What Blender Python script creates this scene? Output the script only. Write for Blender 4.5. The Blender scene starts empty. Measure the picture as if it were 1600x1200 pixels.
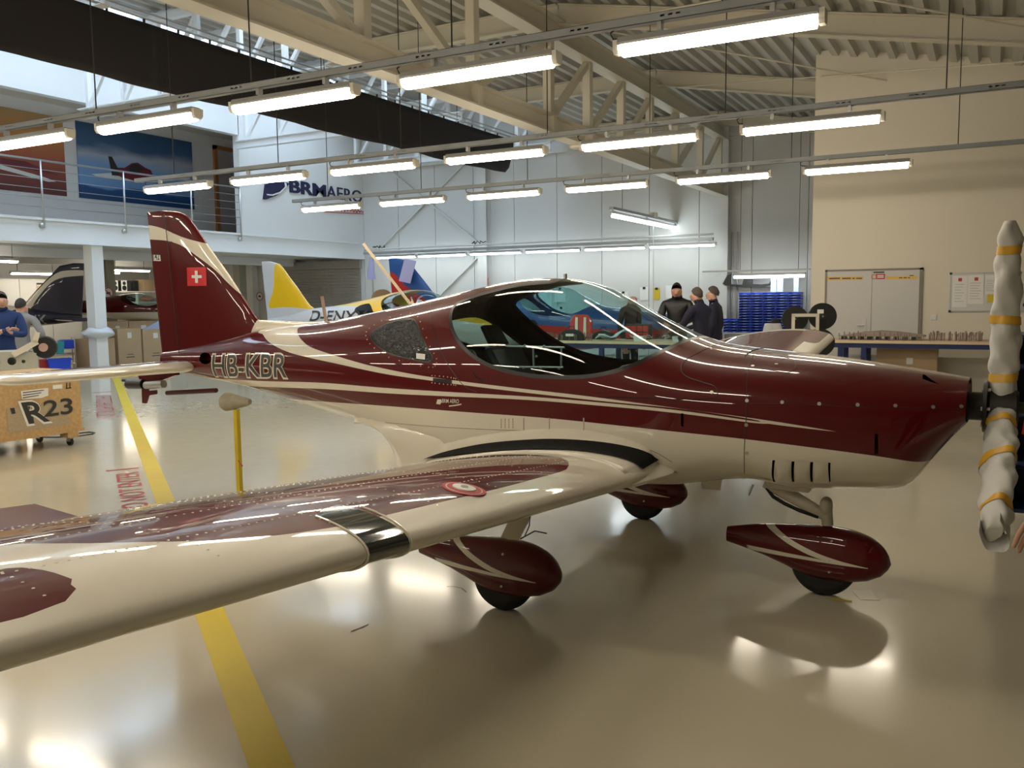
import bpy, bmesh, math, random
import numpy as np
from mathutils import Vector, Matrix
from mathutils.bvhtree import BVHTree
random.seed(7)
scene = bpy.context.scene
COL = scene.collection
PI = math.pi

# ------------------------------------------------------------------ camera
FPX, YAW, PITCH, ROLL, CAMH = 1368.5, 0.498115, -0.0980746, -0.011339, 1.62
def _cam_axes():
    cy, sy, cp, sp = math.cos(YAW), math.sin(YAW), math.cos(PITCH), math.sin(PITCH)
    f = Vector((-sy*cp, cy*cp, sp)); r = Vector((cy, sy, 0)); u = r.cross(f)
    cr, sr = math.cos(ROLL), math.sin(ROLL)
    return cr*r + sr*u, -sr*r + cr*u, f
CR, CU, CF = _cam_axes()
CAM = Vector((0, 0, CAMH))
camd = bpy.data.cameras.new('camera'); camo = bpy.data.objects.new('camera', camd); COL.objects.link(camo)
camd.sensor_width = 36.0; camd.lens = FPX/1600*36.0; camd.clip_start = 0.05; camd.clip_end = 200
mw = Matrix.Identity(4)
for i in range(3):
    mw[i][0], mw[i][1], mw[i][2], mw[i][3] = CR[i], CU[i], -CF[i], CAM[i]
camo.matrix_world = mw
scene.camera = camo
scene.view_settings.view_transform = 'Standard'
scene.view_settings.look = 'None'
scene.view_settings.gamma = 1.0
scene.view_settings.use_curve_mapping = False
scene.view_settings.exposure = 0.88

def pray(px, py):
    return CR*((px-800)/FPX) + CU*(-(py-600)/FPX) + CF
def P(px, py, axis, val):
    """point of the pixel's line of sight on the world plane axis = val"""
    d = pray(px, py); t = (val - CAM[axis])/d[axis]
    return CAM + d*t
def FL(px, py): return P(px, py, 2, 0.0)

# ------------------------------------------------------------------ sky and daylight
w = bpy.data.worlds.new('sky'); scene.world = w; w.use_nodes = True
bg = w.node_tree.nodes['Background']
bg.inputs[0].default_value = (0.64, 0.80, 1.0, 1); bg.inputs[1].default_value = 4.4
LAMP_COL = (1.0, 0.885, 0.70); LAMP_E = 19.0
COOL_COL = (0.86, 0.97, 1.0); COOL_E = 11.0

# ------------------------------------------------------------------ materials
MATS = {}
def mat(name, col, rough=0.5, metal=0.0, coat=0.0, emit=None, estr=0.0, spec=0.5, noise=None, bump=None, coat_r=0.03):
    if name in MATS: return MATS[name]
    m = bpy.data.materials.new(name); m.use_nodes = True; nt = m.node_tree
    b = nt.nodes['Principled BSDF']
    b.inputs['Base Color'].default_value = (*col, 1); b.inputs['Roughness'].default_value = rough
    b.inputs['Metallic'].default_value = metal; b.inputs['Specular IOR Level'].default_value = spec
    b.inputs['Coat Weight'].default_value = coat; b.inputs['Coat Roughness'].default_value = coat_r
    if emit: b.inputs['Emission Color'].default_value = (*emit, 1); b.inputs['Emission Strength'].default_value = estr
    if noise or bump:
        tc = nt.nodes.new('ShaderNodeTexCoord')
        n = nt.nodes.new('ShaderNodeTexNoise'); n.inputs['Scale'].default_value = (noise or bump)[0]; n.inputs['Detail'].default_value = 4
        nt.links.new(tc.outputs['Object'], n.inputs['Vector'])
        if noise:
            mr = nt.nodes.new('ShaderNodeMapRange'); mr.inputs['To Min'].default_value = 1-noise[1]; mr.inputs['To Max'].default_value = 1+noise[1]
            nt.links.new(n.outputs['Fac'], mr.inputs['Value'])
            mx = nt.nodes.new('ShaderNodeMix'); mx.data_type = 'RGBA'; mx.blend_type = 'MULTIPLY'; mx.inputs[0].default_value = 1
            mx.inputs[6].default_value = (*col, 1); nt.links.new(mr.outputs[0], mx.inputs[7]); nt.links.new(mx.outputs[2], b.inputs['Base Color'])
        if bump:
            bp = nt.nodes.new('ShaderNodeBump'); bp.inputs['Strength'].default_value = bump[1]; bp.inputs['Distance'].default_value = 0.01
            nt.links.new(n.outputs['Fac'], bp.inputs['Height']); nt.links.new(bp.outputs[0], b.inputs['Normal'])
    MATS[name] = m
    return m
def glass(name, tint, ior=1.5, crinkle=0.0):
    if name in MATS: return MATS[name]
    m = bpy.data.materials.new(name); m.use_nodes = True; nt = m.node_tree; nt.nodes.remove(nt.nodes['Principled BSDF'])
    out = nt.nodes['Material Output']; t = nt.nodes.new('ShaderNodeBsdfTransparent'); t.inputs[0].default_value = (*tint, 1)
    g = nt.nodes.new('ShaderNodeBsdfGlossy'); g.inputs['Roughness'].default_value = 0.01
    lw_ = nt.nodes.new('ShaderNodeLayerWeight'); lw_.inputs[0].default_value = .5      # facing: 1 - |cos|, the same on both sides
    pw = nt.nodes.new('ShaderNodeMath'); pw.operation = 'POWER'; pw.inputs[1].default_value = 5
    f = nt.nodes.new('ShaderNodeMath'); f.operation = 'MULTIPLY_ADD'; r0 = ((ior-1)/(ior+1))**2; f.inputs[1].default_value = 1-r0; f.inputs[2].default_value = r0
    nt.links.new(lw_.outputs['Facing'], pw.inputs[0]); nt.links.new(pw.outputs[0], f.inputs[0])
    if crinkle:      # creased protective film
        tc = nt.nodes.new('ShaderNodeTexCoord'); vz = nt.nodes.new('ShaderNodeTexNoise'); vz.inputs['Scale'].default_value = 11; vz.inputs['Detail'].default_value = 3; vz.inputs['Distortion'].default_value = 2.5
        bp = nt.nodes.new('ShaderNodeBump'); bp.inputs['Strength'].default_value = crinkle; bp.inputs['Distance'].default_value = .05
        nt.links.new(tc.outputs['Object'], vz.inputs['Vector']); nt.links.new(vz.outputs['Fac'], bp.inputs['Height']); nt.links.new(bp.outputs[0], g.inputs['Normal'])
    mx = nt.nodes.new('ShaderNodeMixShader')
    nt.links.new(f.outputs[0], mx.inputs[0]); nt.links.new(t.outputs[0], mx.inputs[1]); nt.links.new(g.outputs[0], mx.inputs[2])
    nt.links.new(mx.outputs[0], out.inputs[0])
    MATS[name] = m
    return m
def wood(name, c1, c2, scale=3.0, rough=0.55, stretch=(1, 12, 12)):
    if name in MATS: return MATS[name]
    m = mat(name, c1, rough); nt = m.node_tree; b = nt.nodes['Principled BSDF']
    tc = nt.nodes.new('ShaderNodeTexCoord'); mp = nt.nodes.new('ShaderNodeMapping'); mp.inputs['Scale'].default_value = stretch
    n = nt.nodes.new('ShaderNodeTexNoise'); n.inputs['Scale'].default_value = scale; n.inputs['Detail'].default_value = 6
    r = nt.nodes.new('ShaderNodeValToRGB'); r.color_ramp.elements[0].color = (*c1, 1); r.color_ramp.elements[1].color = (*c2, 1)
    r.color_ramp.elements[0].position = .3; r.color_ramp.elements[1].position = .7
    nt.links.new(tc.outputs['Object'], mp.inputs[0]); nt.links.new(mp.outputs[0], n.inputs['Vector']); nt.links.new(n.outputs['Fac'], r.inputs[0]); nt.links.new(r.outputs[0], b.inputs['Base Color'])
    return m

M_RED = mat('red_gloss_paint', (0.088, 0.0008, 0.0030), 0.35, coat=.85, coat_r=0.02, spec=.12)
M_CREAM = mat('cream_gloss_paint', (0.68, 0.635, 0.53), 0.35, coat=0.8, coat_r=0.03)
M_BLACK = mat('black_plastic', (0.012, 0.012, 0.013), 0.4)
M_LINER = mat('black_cabin_lining', (0.006, 0.006, 0.006), 0.8, spec=0.2)
M_RUBBER = mat('tyre_rubber', (0.013, 0.013, 0.013), 0.75, bump=(60, .3))
M_STEEL = mat('brushed_steel', (0.55, 0.55, 0.55), 0.3, metal=1.0)
M_ALU = mat('galvanised_metal', (0.42, 0.43, 0.43), 0.45, metal=0.7)
M_DKMETAL = mat('dark_metal', (0.06, 0.06, 0.055), 0.45, metal=0.8)
M_BEAM = mat('cream_beam_paint', (0.60, 0.56, 0.46), 0.5, noise=(1.5, .04))
M_WHITEBEAM = mat('white_beam_paint', (0.78, 0.79, 0.79), 0.45, noise=(1.5, .03))
M_DECK = mat('roof_sheet', (0.44, 0.43, 0.39), 0.5, noise=(2, .06))
M_WALLG = mat('grey_white_panel', (0.62, 0.62, 0.60), 0.55, noise=(0.6, .03))
M_WALLC = mat('cream_plaster', (0.70, 0.65, 0.55), 0.7, noise=(0.8, .04), bump=(45, .05))
M_WALLW = mat('white_plaster', (0.75, 0.75, 0.74), 0.7, noise=(0.8, .03))
M_WHITE = mat('white_plastic', (0.75, 0.75, 0.72), 0.4)
M_PAPER = mat('paper', (0.78, 0.78, 0.76), 0.8)
M_YELLOW = mat('yellow_paint', (0.62, 0.47, 0.02), 0.5, noise=(3, .12))
M_TAPE = mat('orange_tape', (0.75, 0.42, 0.04), 0.45)
M_FOAM = mat('white_foam_wrap', (0.66, 0.65, 0.62), 0.6, bump=(40, .25))
M_NAVY = mat('navy_gloss_paint', (0.006, 0.007, 0.03), 0.35, coat=1.0)
M_YGLOSS = mat('yellow_gloss_paint', (0.75, 0.47, 0.005), 0.35, coat=0.8)
M_SILVER = mat('silver_gloss_paint', (0.55, 0.57, 0.60), 0.35, coat=0.8)
M_REDB = mat('bright_red_paint', (0.45, 0.02, 0.015), 0.4, coat=0.5)
M_BLUEB = mat('blue_gloss_paint', (0.012, 0.085, 0.30), 0.4, coat=0.5)
M_BLUEP = mat('blue_plastic', (0.008, 0.06, 0.55), 0.4)
M_BLUECART = mat('dark_blue_enamel', (0.01, 0.025, 0.12), 0.4)
M_LILAC = mat('lilac_sheet', (0.42, 0.42, 0.68), 0.6)
M_CARD = mat('cardboard', (0.50, 0.36, 0.22), 0.8, noise=(4, .08))
M_PLY = wood('plywood', (0.46, 0.29, 0.13), (0.58, 0.39, 0.19), 2.5)
M_BENCH = wood('bench_top_wood', (0.62, 0.48, 0.32), (0.70, 0.56, 0.39), 2.0)
M_DOORW = wood('orange_door_wood', (0.36, 0.15, 0.05), (0.45, 0.20, 0.07), 2.0)
M_SKIN = mat('skin', (0.52, 0.29, 0.21), 0.55)
M_HAIRD = mat('dark_hair', (0.03, 0.022, 0.018), 0.7)
M_HAIRG = mat('greying_hair', (0.065, 0.05, 0.04), 0.7)
M_CURTAIN = mat('dark_fabric', (0.022, 0.019, 0.020), 0.9, bump=(8, .2))
M_REDTEXT = mat('red_print', (0.42, 0.04, 0.06), 0.6)
M_INK = mat('dark_print', (0.03, 0.03, 0.03), 0.6)
M_REGGREY = mat('dark_grey_lettering', (0.05, 0.05, 0.048), 0.45)
M_LAMP = mat('lit_tube_warm', (0.9, 0.9, 0.85), 0.4, emit=LAMP_COL, estr=LAMP_E)
M_LAMPC = mat('lit_tube_cool', (0.9, 0.9, 0.9), 0.4, emit=COOL_COL, estr=COOL_E)
M_GLASS = glass('canopy_tinted_glass', (0.72, 0.87, 0.87))
M_GLASSD = glass('dark_window_glass', (0.22, 0.30, 0.30))
M_FILM = glass('creased_film_window', (0.30, 0.40, 0.40), 1.8, .9)
M_CLEAR = glass('clear_glass', (0.95, 0.97, 0.97))

# ------------------------------------------------------------------ mesh building
class MB:
    def __init__(self): self.v = []; self.f = []; self.m = []; self.mi = 0
    def add(self, vs, fs, T=None):
        b = len(self.v)
        self.v += [tuple(T @ Vector(p)) if T else tuple(p) for p in vs]
        self.f += [tuple(b+i for i in f) for f in fs]; self.m += [self.mi]*len(fs)
        return self
    def box(self, c, s, T=None, rz=0.0):
        x, y, z = s[0]/2, s[1]/2, s[2]/2
        vs = [Vector(p) for p in ((-x,-y,-z),(x,-y,-z),(x,y,-z),(-x,y,-z),(-x,-y,z),(x,-y,z),(x,y,z),(-x,y,z))]
        if rz: R = Matrix.Rotation(rz, 3, 'Z'); vs = [R @ p for p in vs]
        vs = [p + Vector(c) for p in vs]
        return self.add(vs, ((0,3,2,1),(4,5,6,7),(0,1,5,4),(1,2,6,5),(2,3,7,6),(3,0,4,7)), T)
    def b2(self, a, b, T=None):
        a, b = Vector(a), Vector(b)
        return self.box((a+b)/2, (abs(b.x-a.x), abs(b.y-a.y), abs(b.z-a.z)), T)
    def cyl(self, p0, p1, r, seg=12, r1=None, T=None):
        p0, p1 = Vector(p0), Vector(p1); r1 = r if r1 is None else r1
        d = (p1-p0).normalized(); a = d.orthogonal().normalized(); b = d.cross(a)
        vs = []
        for p, q in ((p0, r), (p1, r1)):
            vs += [p + (a*math.cos(2*PI*k/seg) + b*math.sin(2*PI*k/seg))*q for k in range(seg)]
        fs = [(k, (k+1) % seg, seg+(k+1) % seg, seg+k) for k in range(seg)] + [tuple(range(seg-1, -1, -1)), tuple(range(seg, 2*seg))]
        return self.add(vs, fs, T)
    def beam(self, p0, p1, w, h, up=(0, 0, 1), T=None):
        p0, p1 = Vector(p0), Vector(p1); d = (p1-p0).normalized(); s = d.cross(Vector(up)).normalized(); u = s.cross(d)
        vs = []
        for p in (p0, p1):
            for i, j in ((-1,-1),(1,-1),(1,1),(-1,1)): vs.append(p + s*(w/2*i) + u*(h/2*j))
        return self.add(vs, ((0,1,2,3),(7,6,5,4),(0,4,5,1),(1,5,6,2),(2,6,7,3),(3,7,4,0)), T)
    def ibeam(self, p0, p1, w, h, t=0.02, up=(0, 0, 1)):
        p0, p1 = Vector(p0), Vector(p1); d = (p1-p0).normalized(); s = d.cross(Vector(up)).normalized(); u = s.cross(d)
        self.beam(p0, p1, t, h-2*t+.004, up); self.beam(p0+u*(h/2-t/2), p1+u*(h/2-t/2), w, t, up); self.beam(p0-u*(h/2-t/2), p1-u*(h/2-t/2), w, t, up)
        return self
    def tube(self, pts, r, seg=8, T=None):
        pts = [Vector(p) for p in pts]; n = len(pts); rs = r if isinstance(r, (list, tuple)) else [r]*n
        vs = []; a = None
        for i, p in enumerate(pts):
            d = (pts[min(i+1, n-1)] - pts[max(i-1, 0)]).normalized()
            a = d.orthogonal().normalized() if a is None else (a - d*a.dot(d)).normalized()
            b = d.cross(a)
            vs += [p + (a*math.cos(2*PI*k/seg) + b*math.sin(2*PI*k/seg))*rs[i] for k in range(seg)]
        fs = [(i*seg+k, i*seg+(k+1) % seg, (i+1)*seg+(k+1) % seg, (i+1)*seg+k) for i in range(n-1) for k in range(seg)]
        fs += [tuple(range(seg-1, -1, -1)), tuple(range((n-1)*seg, n*seg))]
        return self.add(vs, fs, T)
    def lathe(self, prof, p0, axis, seg=24, T=None, caps=True):
        """prof: (distance along axis, radius) pairs"""
        p0 = Vector(p0); d = Vector(axis).normalized(); a = d.orthogonal().normalized(); b = d.cross(a)
        vs = [p0 + d*h + (a*math.cos(2*PI*k/seg) + b*math.sin(2*PI*k/seg))*max(r, 1e-4) for h, r in prof for k in range(seg)]
        n = len(prof)
        fs = [(i*seg+k, i*seg+(k+1) % seg, (i+1)*seg+(k+1) % seg, (i+1)*seg+k) for i in range(n-1) for k in range(seg)]
        if caps: fs += [tuple(range(seg-1, -1, -1)), tuple(range((n-1)*seg, n*seg))]
        return self.add(vs, fs, T)
    def prism(self, poly, o, ux, uy, depth, T=None):
        """flat outline poly in axes ux, uy at o, thickened by depth along ux x uy"""
        o, ux, uy = Vector(o), Vector(ux), Vector(uy); n = ux.cross(uy).normalized(); k = len(poly)
        vs = [o + ux*a + uy*b for a, b in poly] + [o + ux*a + uy*b + n*depth for a, b in poly]
        fs = [tuple(range(k-1, -1, -1)), tuple(range(k, 2*k))] + [(i, (i+1) % k, k+(i+1) % k, k+i) for i in range(k)]
        return self.add(vs, fs, T)
    def ball(self, c, r, seg=12, rings=8, T=None):
        c = Vector(c); r = Vector(r) if hasattr(r, '__len__') else Vector((r, r, r))
        vs = [c + Vector((0, 0, r.z))]
        for i in range(1, rings):
            a = PI*i/rings
            vs += [c + Vector((r.x*math.sin(a)*math.cos(2*PI*k/seg), r.y*math.sin(a)*math.sin(2*PI*k/seg), r.z*math.cos(a))) for k in range(seg)]
        vs.append(c - Vector((0, 0, r.z))); e = len(vs)-1
        fs = [(0, 1+k, 1+(k+1) % seg) for k in range(seg)]
        for i in range(rings-2):
            fs += [(1+i*seg+k, 1+(i+1)*seg+k, 1+(i+1)*seg+(k+1) % seg, 1+i*seg+(k+1) % seg) for k in range(seg)]
        fs += [(e, 1+(rings-2)*seg+(k+1) % seg, 1+(rings-2)*seg+k) for k in range(seg)]
        return self.add(vs, fs, T)
    def build(self, name, mats, parent=None, smooth=False, bevel=0.0):
        me = bpy.data.meshes.new(name); me.from_pydata(self.v, [], self.f)
        ms = mats if isinstance(mats, (list, tuple)) else [mats]
        for m in ms: me.materials.append(m)
        if len(ms) > 1: me.polygons.foreach_set('material_index', self.m)
        if smooth: set_smooth(me, smooth)
        me.update()
        o = bpy.data.objects.new(name, me); COL.objects.link(o)
        if parent: o.parent = parent
        if bevel:
            bv = o.modifiers.new('edge', 'BEVEL'); bv.width = bevel; bv.segments = 2; bv.limit_method = 'ANGLE'
        return o
def set_smooth(me, ang=True):
    me.polygons.foreach_set('use_smooth', [True]*len(me.polygons))
    if ang is not True:
        bm = bmesh.new(); bm.from_mesh(me)
        for e in bm.edges:
            if len(e.link_faces) == 2 and e.calc_face_angle(0) > ang: e.smooth = False
        bm.to_mesh(me); bm.free()
SM = math.radians(35)
def tag(o, label=None, cat=None, group=None, kind=None):
    if label: o['label'] = label
    if cat: o['category'] = cat
    if group: o['group'] = group
    if kind: o['kind'] = kind
    return o
def empty(name, loc=(0, 0, 0), rz=0.0, label=None, cat=None, group=None, kind=None):
    o = bpy.data.objects.new(name, None); COL.objects.link(o); o.location = loc; o.rotation_euler = (0, 0, rz); o.empty_display_size = .1
    return tag(o, label, cat, group, kind)
def copy_tree(o, parent=None):
    c = o.copy(); COL.objects.link(c); c.parent = parent
    for ch in list(o.children): copy_tree(ch, c)
    return c
def struct(o): o['kind'] = 'structure'; return o
def text_mesh(s, size=1.0, spacing=1.0, extrude=0.0, shear=0.0, bold=0.0, res=4):
    cu = bpy.data.curves.new('lettering', 'FONT'); cu.body = s; cu.size = size; cu.space_character = spacing; cu.extrude = extrude; cu.shear = shear; cu.offset = bold; cu.resolution_u = res
    o = bpy.data.objects.new('lettering', cu); COL.objects.link(o)
    bpy.context.view_layer.update()
    me = bpy.data.meshes.new_from_object(o.evaluated_get(bpy.context.evaluated_depsgraph_get()))
    COL.objects.unlink(o); bpy.data.objects.remove(o)
    return me
def fit_text(s, w, h, **k):
    """text mesh vertices scaled to a w x h box from the origin; returns verts, faces"""
    me = text_mesh(s, **k); V = np.array([v.co[:] for v in me.vertices]); F = [tuple(p.vertices) for p in me.polygons]
    mn, mx = V[:, :2].min(0), V[:, :2].max(0); V[:, 0] = (V[:, 0]-mn[0])/(mx[0]-mn[0])*w; V[:, 1] = (V[:, 1]-mn[1])/(mx[1]-mn[1])*h
    return V, F
def flat_text(name, s, o, ux, uy, w, h, m, parent=None, **k):
    """lettering lying on a plane: origin o, reading direction ux, up uy"""
    V, F = fit_text(s, w, h, **k); o, ux, uy = Vector(o), Vector(ux).normalized(), Vector(uy).normalized(); n = ux.cross(uy)
    me = bpy.data.meshes.new(name); me.from_pydata([o + ux*a + uy*b + n*c for a, b, c in V], [], F); me.materials.append(m)
    ob = bpy.data.objects.new(name, me); COL.objects.link(ob)
    if parent: ob.parent = parent
    return ob
# ------------------------------------------------------------------ the hangar
YB, YD, XM, XT = 22.2, 15.0, -17.3, -5.92        # far wall, cream wall, mezzanine edge, roof truss
Y0, X1, XL = -8.0, 8.0, -27.0                      # wall behind the camera, side walls
RZ, RS = 6.06, -0.191                              # roof height at the truss, slope to the right
def roof_z(x): return RZ + RS*(x-XT) if x > XT else RZ

# floor: pale epoxy, glossy
mfl = mat('epoxy_floor', (0.58, 0.54, 0.45), 0.16, coat=0.5, coat_r=0.10)
nt = mfl.node_tree; b = nt.nodes['Principled BSDF']
tc = nt.nodes.new('ShaderNodeTexCoord')
n1 = nt.nodes.new('ShaderNodeTexNoise'); n1.inputs['Scale'].default_value = 0.5; n1.inputs['Detail'].default_value = 6
n2 = nt.nodes.new('ShaderNodeTexNoise'); n2.inputs['Scale'].default_value = 7; n2.inputs['Detail'].default_value = 5
cr = nt.nodes.new('ShaderNodeValToRGB'); cr.color_ramp.elements[0].color = (0.53, 0.485, 0.365, 1); cr.color_ramp.elements[1].color = (0.63, 0.58, 0.455, 1)
mr = nt.nodes.new('ShaderNodeMapRange'); mr.inputs['To Min'].default_value = 0.10; mr.inputs['To Max'].default_value = 0.26
bp = nt.nodes.new('ShaderNodeBump'); bp.inputs['Strength'].default_value = 0.003; bp.inputs['Distance'].default_value = 0.01
for n in (n1, n2): nt.links.new(tc.outputs['Object'], n.inputs['Vector'])
nt.links.new(n1.outputs['Fac'], cr.inputs[0]); nt.links.new(cr.outputs[0], b.inputs['Base Color'])
nt.links.new(n2.outputs['Fac'], mr.inputs['Value']); nt.links.new(mr.outputs[0], b.inputs['Roughness'])
nt.links.new(n1.outputs['Fac'], bp.inputs['Height']); nt.links.new(bp.outputs[0], b.inputs['Normal'])
struct(MB().b2((XL, Y0, -.2), (X1, YB+.3, 0)).build('floor', mfl))

# far wall: sandwich panels with open joints
wb = struct(MB().b2((XL, YB+.06, 0), (X1, YB+.3, 7.6)).build('wall_back', M_WALLG))
x = -17.3 - 1.34*2
k = 0
pm = None
while x < -2.6:
    o = MB().box((0, 0, 0), (1.325, .06, 7.4)).build('wall_panel', M_WALLG, wb) if pm is None else pm.copy()
    if pm is None: pm = o
    else: COL.objects.link(o); o.parent = wb
    o.location = (x+.67, YB+.03, 3.75 if x > -17.4 else 3.75)
    x += 1.34
# cream block with the double door
wr = struct(MB().b2((-2.57, YD, 0), (X1, YD+.25, roof_z(-2.57)+.05)).b2((-2.57, YD+.25, 0), (-2.37, YB+.06, roof_z(-2.57)+.05)).build('wall_right', M_WALLC))
struct(MB().b2((X1, Y0, 0), (X1+.2, YD+.3, 7)).build('wall_side', M_WALLC))
struct(MB().b2((XL, Y0-.2, 0), (X1, Y0, 7.6)).build('wall_front', M_WALLC))
struct(MB().b2((XL-.2, Y0, 0), (XL, YB+.3, 7.6)).build('wall_left', M_WALLW))
struct(MB().b2((-1.2, YD-.012, 0), (X1, YD+.01, .1)).build('baseboard_right', mat('grey_skirting', (.3, .29, .26), .6)))

# roof sheet: trapezoid ribs along the hall
def ribs(x0, x1, y0, y1, zf, name):
    mb = MB(); per = .28; xs = []; x = x0
    while x < x1:
        for dx, dz in ((0, .0), (.10, .0), (.14, .09), (.24, .09), (.28, .0)):
            if x+dx <= x1+.001 and (dx < .28): xs.append((x+dx, dz))
        x += per
    vs = []; fs = []
    for (x, dz) in xs: vs += [(x, y0, zf(x)+dz), (x, y1, zf(x)+dz)]
    n = len(xs)
    for i in range(n-1): fs.append((2*i, 2*i+1, 2*i+3, 2*i+2))
    mb.add(vs, fs)
    mb.b2((x0, y0, 0), (x0+.001, y0+.001, .001))
    mb.v = mb.v[:-8]; mb.f = mb.f[:-6]; mb.m = mb.m[:-6]
    return mb.build(name, M_DECK)
ceil = struct(ribs(XT-.05, X1, Y0, YB+.3, roof_z, 'ceiling'))
struct(ribs(-10.4, XT, Y0, YB+.3, roof_z, 'ceiling_flat')); struct(ribs(XL, -16.6, Y0, YB+.3, lambda x: 7.3, 'ceiling_left'))
# weather skin above the ribs keeps the sky out
sk = MB()
sk.add([(XT, Y0, RZ+.16), (XT, YB+.3, RZ+.16), (X1+.2, YB+.3, roof_z(X1)+.16), (X1+.2, Y0, roof_z(X1)+.16)], [(0, 1, 2, 3)])
sk.add([(-10.4, Y0, RZ+.16), (-10.4, YB+.3, RZ+.16), (XT, YB+.3, RZ+.16), (XT, Y0, RZ+.16)], [(0, 1, 2, 3)])
sk.add([(XL, Y0, 7.5), (XL, YB+.3, 7.5), (-16.6, YB+.3, 7.5), (-16.6, Y0, 7.5)], [(0, 1, 2, 3)])
sk.add([(-10.4, Y0, 7.5), (-10.4, 2.4, 7.5), (-16.6, 2.4, 7.5), (-16.6, Y0, 7.5)], [(0, 1, 2, 3)])
sk.add([(-10.4, 20.1, 7.5), (-10.4, YB+.3, 7.5), (-16.6, YB+.3, 7.5), (-16.6, 20.1, 7.5)], [(0, 1, 2, 3)])
struct(sk.build('roof_skin', M_DECK))
struct(MB().b2((-10.45, Y0, RZ-.02), (-10.35, YB+.3, 7.5)).build('wall_lantern', M_WALLW))

# roof light: bars, struts and glazing over the opening
sky = empty('window_1', (-13.5, 11.2, 7.3)); struct(sky)
WINV = {}
def at(o): WINV[o.name] = Matrix.LocRotScale(o.location, o.rotation_euler, None).inverted(); return o
def put(child, parent):
    child.parent = parent
    if parent.name in WINV: child.matrix_parent_inverse = WINV[parent.name]
    return child
at(sky)
for i in range(13):
    y = 2.5 + i*1.46
    put(MB().beam((-10.4, y, 7.38), (-16.6, y, 7.38), .06, .12).build('glazing_bar', M_WHITEBEAM), sky)
for xx in (-12.0, -13.5, -15.0):
    put(MB().beam((xx, 2.4, 7.30), (xx, 20.1, 7.30), .08, .1).build('purlin', M_WHITEBEAM), sky)
for i in range(12):
    y = 2.53 + i*1.46
    for xa, xb in ((-16.6, -15.2), (-11.8, -10.4)): put(MB().b2((xa, y, 7.45), (xb, y+1.40, 7.46)).build('pane', M_CLEAR), sky)
struct(ribs(-15.3, -11.7, 2.3, 20.2, lambda x: 7.42, 'ceiling_lantern'))

# beams across the hall on the roof slope
for i, y in enumerate((-5.4, -.93, 3.54, 8.01, 12.48, 16.95, 21.42)):
    z0 = RZ-.17
    struct(MB().ibeam((XT, y, z0), (X1, y, z0+RS*(X1-XT)), .15, .30, .018).build('roof_beam', M_BEAM))
    struct(MB().ibeam((-10.4, y, z0), (XT, y, z0), .15, .30, .018).build('roof_beam', M_BEAM))
    # open white lattice carrying the roof light
    t = struct(empty('lantern_truss', (-13.5, y, 6.0))); at(t)
    put(MB().ibeam((-17.2, y, 5.62), (-10.4, y, 5.62), .16, .20, .016).build('bottom_chord', M_WHITEBEAM), t)
    put(MB().beam((-17.2, y, 7.2), (-10.4, y, 7.2), .12, .14).build('top_chord', M_WHITEBEAM), t)
    for j in range(6):
        xa = -16.9 + j*1.1
        put(MB().beam((xa, y, 5.7), (xa, y, 7.15), .09, .09, (1, 0, 0)).build('post', M_WHITEBEAM), t)
        put(MB().beam((xa, y, 5.7), (xa+1.1, y, 7.15), .07, .07, (0, 1, 0)).build('diagonal', M_WHITEBEAM), t)
# wind bracing rods under the sheet
for (xa, ya, xb, yb) in ((-5.5, 12.5, 1.5, 16.9), (-5.5, 16.9, 1.5, 12.5), (-5.5, 8.1, 1.5, 12.4), (-5.5, 12.4, 1.5, 8.1)):
    struct(MB().cyl((xa, ya, roof_z(xa)-.33), (xb, yb, roof_z(xb)-.33), .012, 6).build('roof_brace', M_BEAM))
# the long lattice truss
tr = struct(empty('roof_truss', (XT, 10, 4.06))); at(tr)
put(MB().ibeam((XT, Y0, 4.20), (XT, YB, 4.20), .24, .28, .022).build('bottom_chord', M_BEAM), tr)
put(MB().ibeam((XT, Y0, 5.60), (XT, YB, 5.60), .26, .34, .022).build('top_chord', M_BEAM), tr)
vy = [-6.6, -4.6, -2.6, -.6, 1.4, 3.4, 5.5, 7.68, 9.93, 12.14, 13.6, 15.1, 16.6, 18.2, 20.0, 21.6]
for i, y in enumerate(vy):
    put(MB().beam((XT, y, 4.33), (XT, y, 5.45), .13, .13, (0, 1, 0)).build('post', M_BEAM), tr)
    if i < len(vy)-1:
        y2 = vy[i+1]
        a, c = ((y+.12, 4.36), (y2-.05, 5.40)) if y > 9 else ((y+.05, 5.42), (y2-.12, 4.36))
        put(MB().beam((XT, a[0], a[1]), (XT, c[0], c[1]), .09, .10, (1, 0, 0)).build('diagonal', M_BEAM), tr)
for y in (9.93, 12.14, 13.6):
    put(MB().b2((XT-.11, y-.06, 4.08), (XT+.11, y+.06, 4.32)).build('stiffener', M_BEAM), tr)
put(MB().b2((XT-.15, 13.2, 4.03), (XT+.15, 13.75, 4.07)).b2((XT-.15, 13.45, 4.03), (XT+.15, 13.5, 4.36)).build('splice_plate', M_BEAM), tr)
# columns and bracing at the far wall
for xx in (XT, -12.85):
    struct(MB().ibeam((xx, YB-.15, 0), (xx, YB-.15, 6.0), .30, .28, .02, (0, 1, 0)).build('column', M_WALLG))
for a, c in (((-16.7, 3.15), (-13.0, 5.9)), ((-16.7, 5.9), (-13.0, 3.15)), ((-15.0, 1.3), (-13.0, 2.9))):
    struct(MB().beam((a[0], YB-.06, a[1]), (c[0], YB-.06, c[1]), .05, .06, (0, 1, 0)).build('wall_brace', M_WALLG))
struct(MB().b2((-17.2, YB-.12, 5.55), (-2.4, YB, 5.85)).build('eaves_beam', M_WALLG))

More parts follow.
